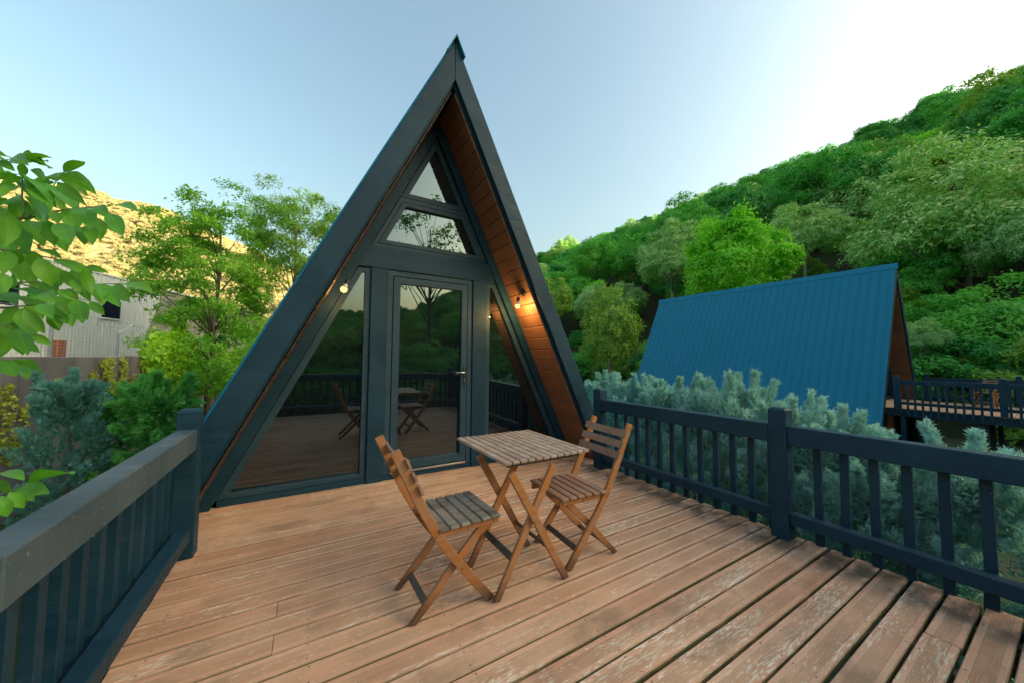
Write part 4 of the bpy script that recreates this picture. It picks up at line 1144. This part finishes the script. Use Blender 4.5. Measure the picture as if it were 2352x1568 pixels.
# mass spilling over the wall
P = []
for i in range(5200):
    y = 16.2+ri.uniform(-.05, 1)*9.5; cx = ri.normal()*.38
    top = 1.45+.30*math.sin(y*1.1)+.22*math.sin(y*2.7+1)+.12*math.sin(y*6.1)+(.25 if y > 16 else -.05*(16-y))
    f = ri.uniform(0, 1)**.6
    z = (top+.30)*f+(.15)*(1-f)-.55*(1-f)
    xx = WX+.30+abs(cx)*.7*(1-.55*f)-.25*f
    P.append((xx+ri.normal()*.10, y, z+ri.normal()*.06))
ivy('ivy', 'bright green ivy mass spilling over the top of the concrete wall', P, (1, -.2, .6), .12, I_grn, 7, 4)
P = []
for i in range(2600):
    y = 26+ri.uniform(0, 1)*13; f = ri.uniform(0, 1)
    P.append((WX+.35+ri.uniform(0, .5)*(1-f), y, -1.2+2.9*f+.3*math.sin(y*1.7)*f))
ivy('ivy', 'green creeper on the far end of the wall beside the near cabin roof', P, (1, -.3, .5), .13, I_grn, 8, 4)

# ground cover seen under the railing
P = []
for i in range(2600):
    P.append((3.4+ri.uniform(0, 1)*2.6, -.8+ri.uniform(0, 1)*7, GZ+ri.uniform(0, .35)))
ivy('ground_cover', 'bright green low plants under the hedge', P, (0, 0, 1), .10, I_grn, 9, 4)

# ------------------------------------------------------------------ walnut branches in the foreground
L_wal = None
def m_walnut():
    g = G('walnut_leaf')
    tc = g.n('ShaderNodeTexCoord'); uv = g.n('ShaderNodeSeparateXYZ', {0: tc.outputs['UV']})
    n1 = g.noise(g.coord('Object', (14, 14, 14)), 1.0, 4)
    c = g.mix(g.ramp(n1, .3, .7), (.070, .290, .030), (.13, .410, .045))
    c = g.mix(g.math('MULTIPLY', rnd(g), .45), c, (.21, .41, .025))
    # midrib and side veins
    a = g.math('ABSOLUTE', g.math('SUBTRACT', uv.outputs[1], .5))
    rib = g.ramp(a, .0, .028, .7, 0)
    vv = g.math('SINE', g.math('MULTIPLY', g.math('SUBTRACT', uv.outputs[0], g.math('MULTIPLY', a, .55)), 75.0))
    c = g.mix(g.math('MAXIMUM', rib, g.ramp(vv, .86, 1.0, 0, .28)), c, (.27, .48, .10))
    g.base(c, .42, .4, vv, .12, .002)
    tl = g.n('ShaderNodeBsdfTranslucent', {'Color': g.mix(1.0, c, (1.25, 1.25, .5, 1), 'MULTIPLY')})
    mx = g.n('ShaderNodeMixShader', {0: .42, 1: g.p.outputs[0], 2: tl.outputs[0]}); g.t.links.new(mx.outputs[0], g.out.inputs[0]); return g.m
L_wal = m_walnut()
twig_m = m_flat('walnut_twig', (.15, .20, .06), .6, var=.2)
rl = random.Random(5)
def leaflet_mesh(b, t, width, roll, curl):
    """b, t: base and tip; ovate blade folded along the midrib and bent downwards"""
    b, t = Vector(b), Vector(t); d = t-b; L = d.length; d.normalize()
    view = (Vector((0, 0, EYE))-(b+t)/2).normalized()
    s0 = d.cross(view).normalized(); nrm = s0.cross(d)
    s = (s0*math.cos(roll)+nrm*math.sin(roll)).normalized(); n = s.cross(d)
    if n.z < 0: n = -n
    us = [0, .06, .18, .34, .52, .70, .85, .95, 1.0]; ws = [.02, .28, .66, .95, 1.0, .80, .45, .15, .01]
    V, F, UVs = [], [], []
    for u, w_ in zip(us, ws):
        c = d*(u*L)+n*(curl*L*math.sin(u*math.pi)*1.0)
        h = width/2*w_; wav = .03*L*math.sin(u*11+roll*5)*w_
        for k in (-1, -.5, 0, .5, 1):
            V.append(c+s*h*k+n*(abs(k)*h*.30+wav*k*abs(k)*.5)); UVs.append((u, .5+.5*k))
    m = 5
    for i in range(len(us)-1):
        for k in range(m-1): F.append((i*m+k, (i+1)*m+k, (i+1)*m+k+1, i*m+k+1))
    me = pm('leaf', V, F, True); uvl = me.uv_layers.new(name='UVMap')
    for lp in me.loops: uvl.data[lp.index].uv = UVs[lp.vertex_index]
    me.materials.append(L_wal); return me
Z1 = lambda X, Y: (X/4.479/1.32653, (450+Y/4.479)/1.32653)
Z2 = lambda X, Y: (X/3.92/1.32653, (750+Y/3.92)/1.32653)
Z3 = lambda X, Y: (X/2.613/1.32653, (1000+Y/2.613)/1.32653)
S1, S2, S3 = 4.479*1.32653, 3.92*1.32653, 2.613*1.32653
up_l = [(360,165,730,150,70),(380,180,655,285,90),(870,340,1165,195,110),(840,370,1325,660,150),(780,470,1180,790,150),(735,575,1010,850,150),(815,370,610,400,90),(410,310,620,470,100),(740,470,560,480,60),(100,180,420,190,80),(0,110,140,150,50),(0,170,210,330,170),(330,410,680,760,160),(330,530,670,900,140),(330,660,540,1050,110),(310,400,0,500,80),(300,530,0,660,70),(280,650,0,760,110),(280,700,150,950,170),(310,700,350,1030,100),(300,210,320,400,150),(130,980,410,1440,270),(40,850,60,1370,200),(380,1000,520,1220,200),(600,980,750,1350,220),(820,1030,960,1340,230),(960,840,1000,1170,230),(1130,830,1240,1120,270),(1330,810,1490,970,190),(1500,800,1880,875,80),(1500,900,1680,1220,210),(1420,1040,1600,1165,70),(1340,960,1365,1275,180),(1230,1070,1260,1340,170),(1080,1080,1160,1340,150),(740,870,790,1040,190),(700,640,780,830,90),(520,900,640,1010,140),(420,700,620,900,120),(60,500,-40,700,140),(0,800,30,1000,120)]
mid_l = [(400,30,740,160,60),(640,160,1100,380,120),(1010,250,1310,325,80),(290,90,275,420,240),(470,140,625,490,230),(760,290,860,500,170),(890,270,1000,450,150),(1000,260,1110,600,130),(1120,450,1200,640,100),(1180,460,1230,710,140),(1200,450,1440,735,150),(1370,460,1560,680,150),(1470,450,1830,565,100),(880,400,960,560,150),(520,560,690,700,190),(730,590,830,840,180),(920,640,990,930,190),(860,800,880,910,90),(1070,660,1250,830,120),(500,690,640,880,170),(650,690,780,870,170),(170,515,500,620,80),(420,510,420,660,140),(560,400,700,560,150),(400,60,460,300,140),(280,720,490,820,110),(280,760,540,1050,150),(230,770,370,1070,160),(200,720,50,950,180),(0,570,190,700,150),(210,990,340,1300,190),(370,1050,620,1180,110),(130,980,20,1270,180),(0,320,60,560,120),(150,310,60,520,60),(20,1350,200,1560,200),(150,1360,485,1500,90),(100,60,30,350,150),(200,60,100,300,180),(0,900,80,1080,150),(700,520,860,640,150)]
low_l = [(0,1150,195,1210,70),(230,1230,590,1160,60),(190,1250,400,1310,130),(150,1270,270,1370,110),(75,1300,190,1430,110),(0,1330,60,1500,120),(-60,1270,90,1290,80)]
wr_ = empty('walnut_tree', (-1.9, 1.2, GZ)); tag(wr_, 'walnut branches with large glossy green leaves reaching in over the scuffed railing', 'tree')
def put_leaf(z, S, e, d0):
    bx_, by_, tx, ty, wpx = e
    d = d0+rl.uniform(-.10, .10); b = at(*z(bx_, by_), d); t = at(*z(tx, ty), d+rl.uniform(-.06, .03))
    L = (t-b).length; wa = wpx/S/FPX*d; wd = max(wa*.85, L*.34); wd = min(wd, L*.52); wa = min(wa, wd)
    roll = math.acos(max(.2, wa/wd))*rl.choice((-1, 1))
    link('leaf', leaflet_mesh(b, t, wd, roll, rl.uniform(.03, .13)), L_wal, wr_, Matrix.Translation(b))
for e in up_l: put_leaf(Z1, S1, e, 1.28)
for e in mid_l: put_leaf(Z2, S2, e, 1.22)
for e in low_l: put_leaf(Z3, S3, e, 1.12)
for (lst, z, S, d0) in ((up_l, Z1, S1, 1.28), (mid_l, Z2, S2, 1.22)):      # leaves behind the front ones
    for e in lst:
        if rl.random() < .85 and e[0] < 1150:
            dx_, dy_ = rl.uniform(-190, -20), rl.uniform(-60, 110)
            put_leaf(z, S, (e[0]+dx_, e[1]+dy_, e[2]+dx_+rl.uniform(-60, 40), e[3]+dy_+rl.uniform(-40, 60), e[4]), d0+.17)
tw = []
def twig(z, P, d, r0, r1):
    pp = spline([tuple(at(*z(*q), d+.02*i)) for i, q in enumerate(P)], 4); n = len(pp)
    tw.append((pp, [r0+(r1-r0)*i/(n-1) for i in range(n)]))
twig(Z1, [(-200, 1000), (290, 960), (300, 700), (305, 420)], 1.28, .005, .002)
twig(Z1, [(-200, 1010), (250, 980), (640, 900), (900, 850), (1300, 810), (1510, 800)], 1.30, .005, .0018)
twig(Z1, [(390, 940), (560, 800), (680, 610), (820, 370), (870, 340)], 1.30, .003, .0015)
twig(Z2, [(-200, 30), (0, 40), (300, 90), (640, 150), (1000, 250)], 1.24, .004, .0016)
twig(Z2, [(-200, 400), (0, 410), (210, 435), (420, 430), (600, 440), (760, 290)], 1.23, .004, .0015)
twig(Z2, [(210, 440), (420, 500), (620, 560), (760, 580), (1070, 660)], 1.23, .003, .0015)
twig(Z2, [(700, 560), (1000, 480), (1180, 455), (1480, 450)], 1.23, .002, .0013)
twig(Z2, [(-200, 745), (100, 735), (240, 720), (500, 690), (740, 590)], 1.22, .004, .0015)
twig(Z2, [(-200, 900), (0, 940), (130, 980), (380, 1050)], 1.22, .004, .0015)
twig(Z2, [(-200, 1330), (20, 1350), (150, 1360)], 1.22, .004, .0018)
twig(Z3, [(-150, 1360), (0, 1320), (100, 1285), (235, 1230)], 1.12, .003, .0015)
for q in tw:
    me = tubes_mesh('twig', [q], 6); me.materials.append(twig_m); link('twig', me, twig_m, wr_)
trk = tubes_mesh('trunk', [([(-2.3, .6, GZ), (-2.2, .7, .2), (-1.95, .9, 1.4), (-1.75, 1.1, 2.2)], [.11, .09, .06, .03]), ([(-2.15, .75, .5), (-1.75, 1.1, 1.2), tuple(at(-160, 800, 1.25))], [.05, .03, .006]), ([(-1.97, .88, 1.3), tuple(at(-140, 600, 1.3))], [.03, .006]), ([(-2.2, .7, .2), tuple(at(-140, 1200, 1.12))], [.03, .004])], 8)
trk.materials.append(bark); link('trunk', trk, bark, wr_)
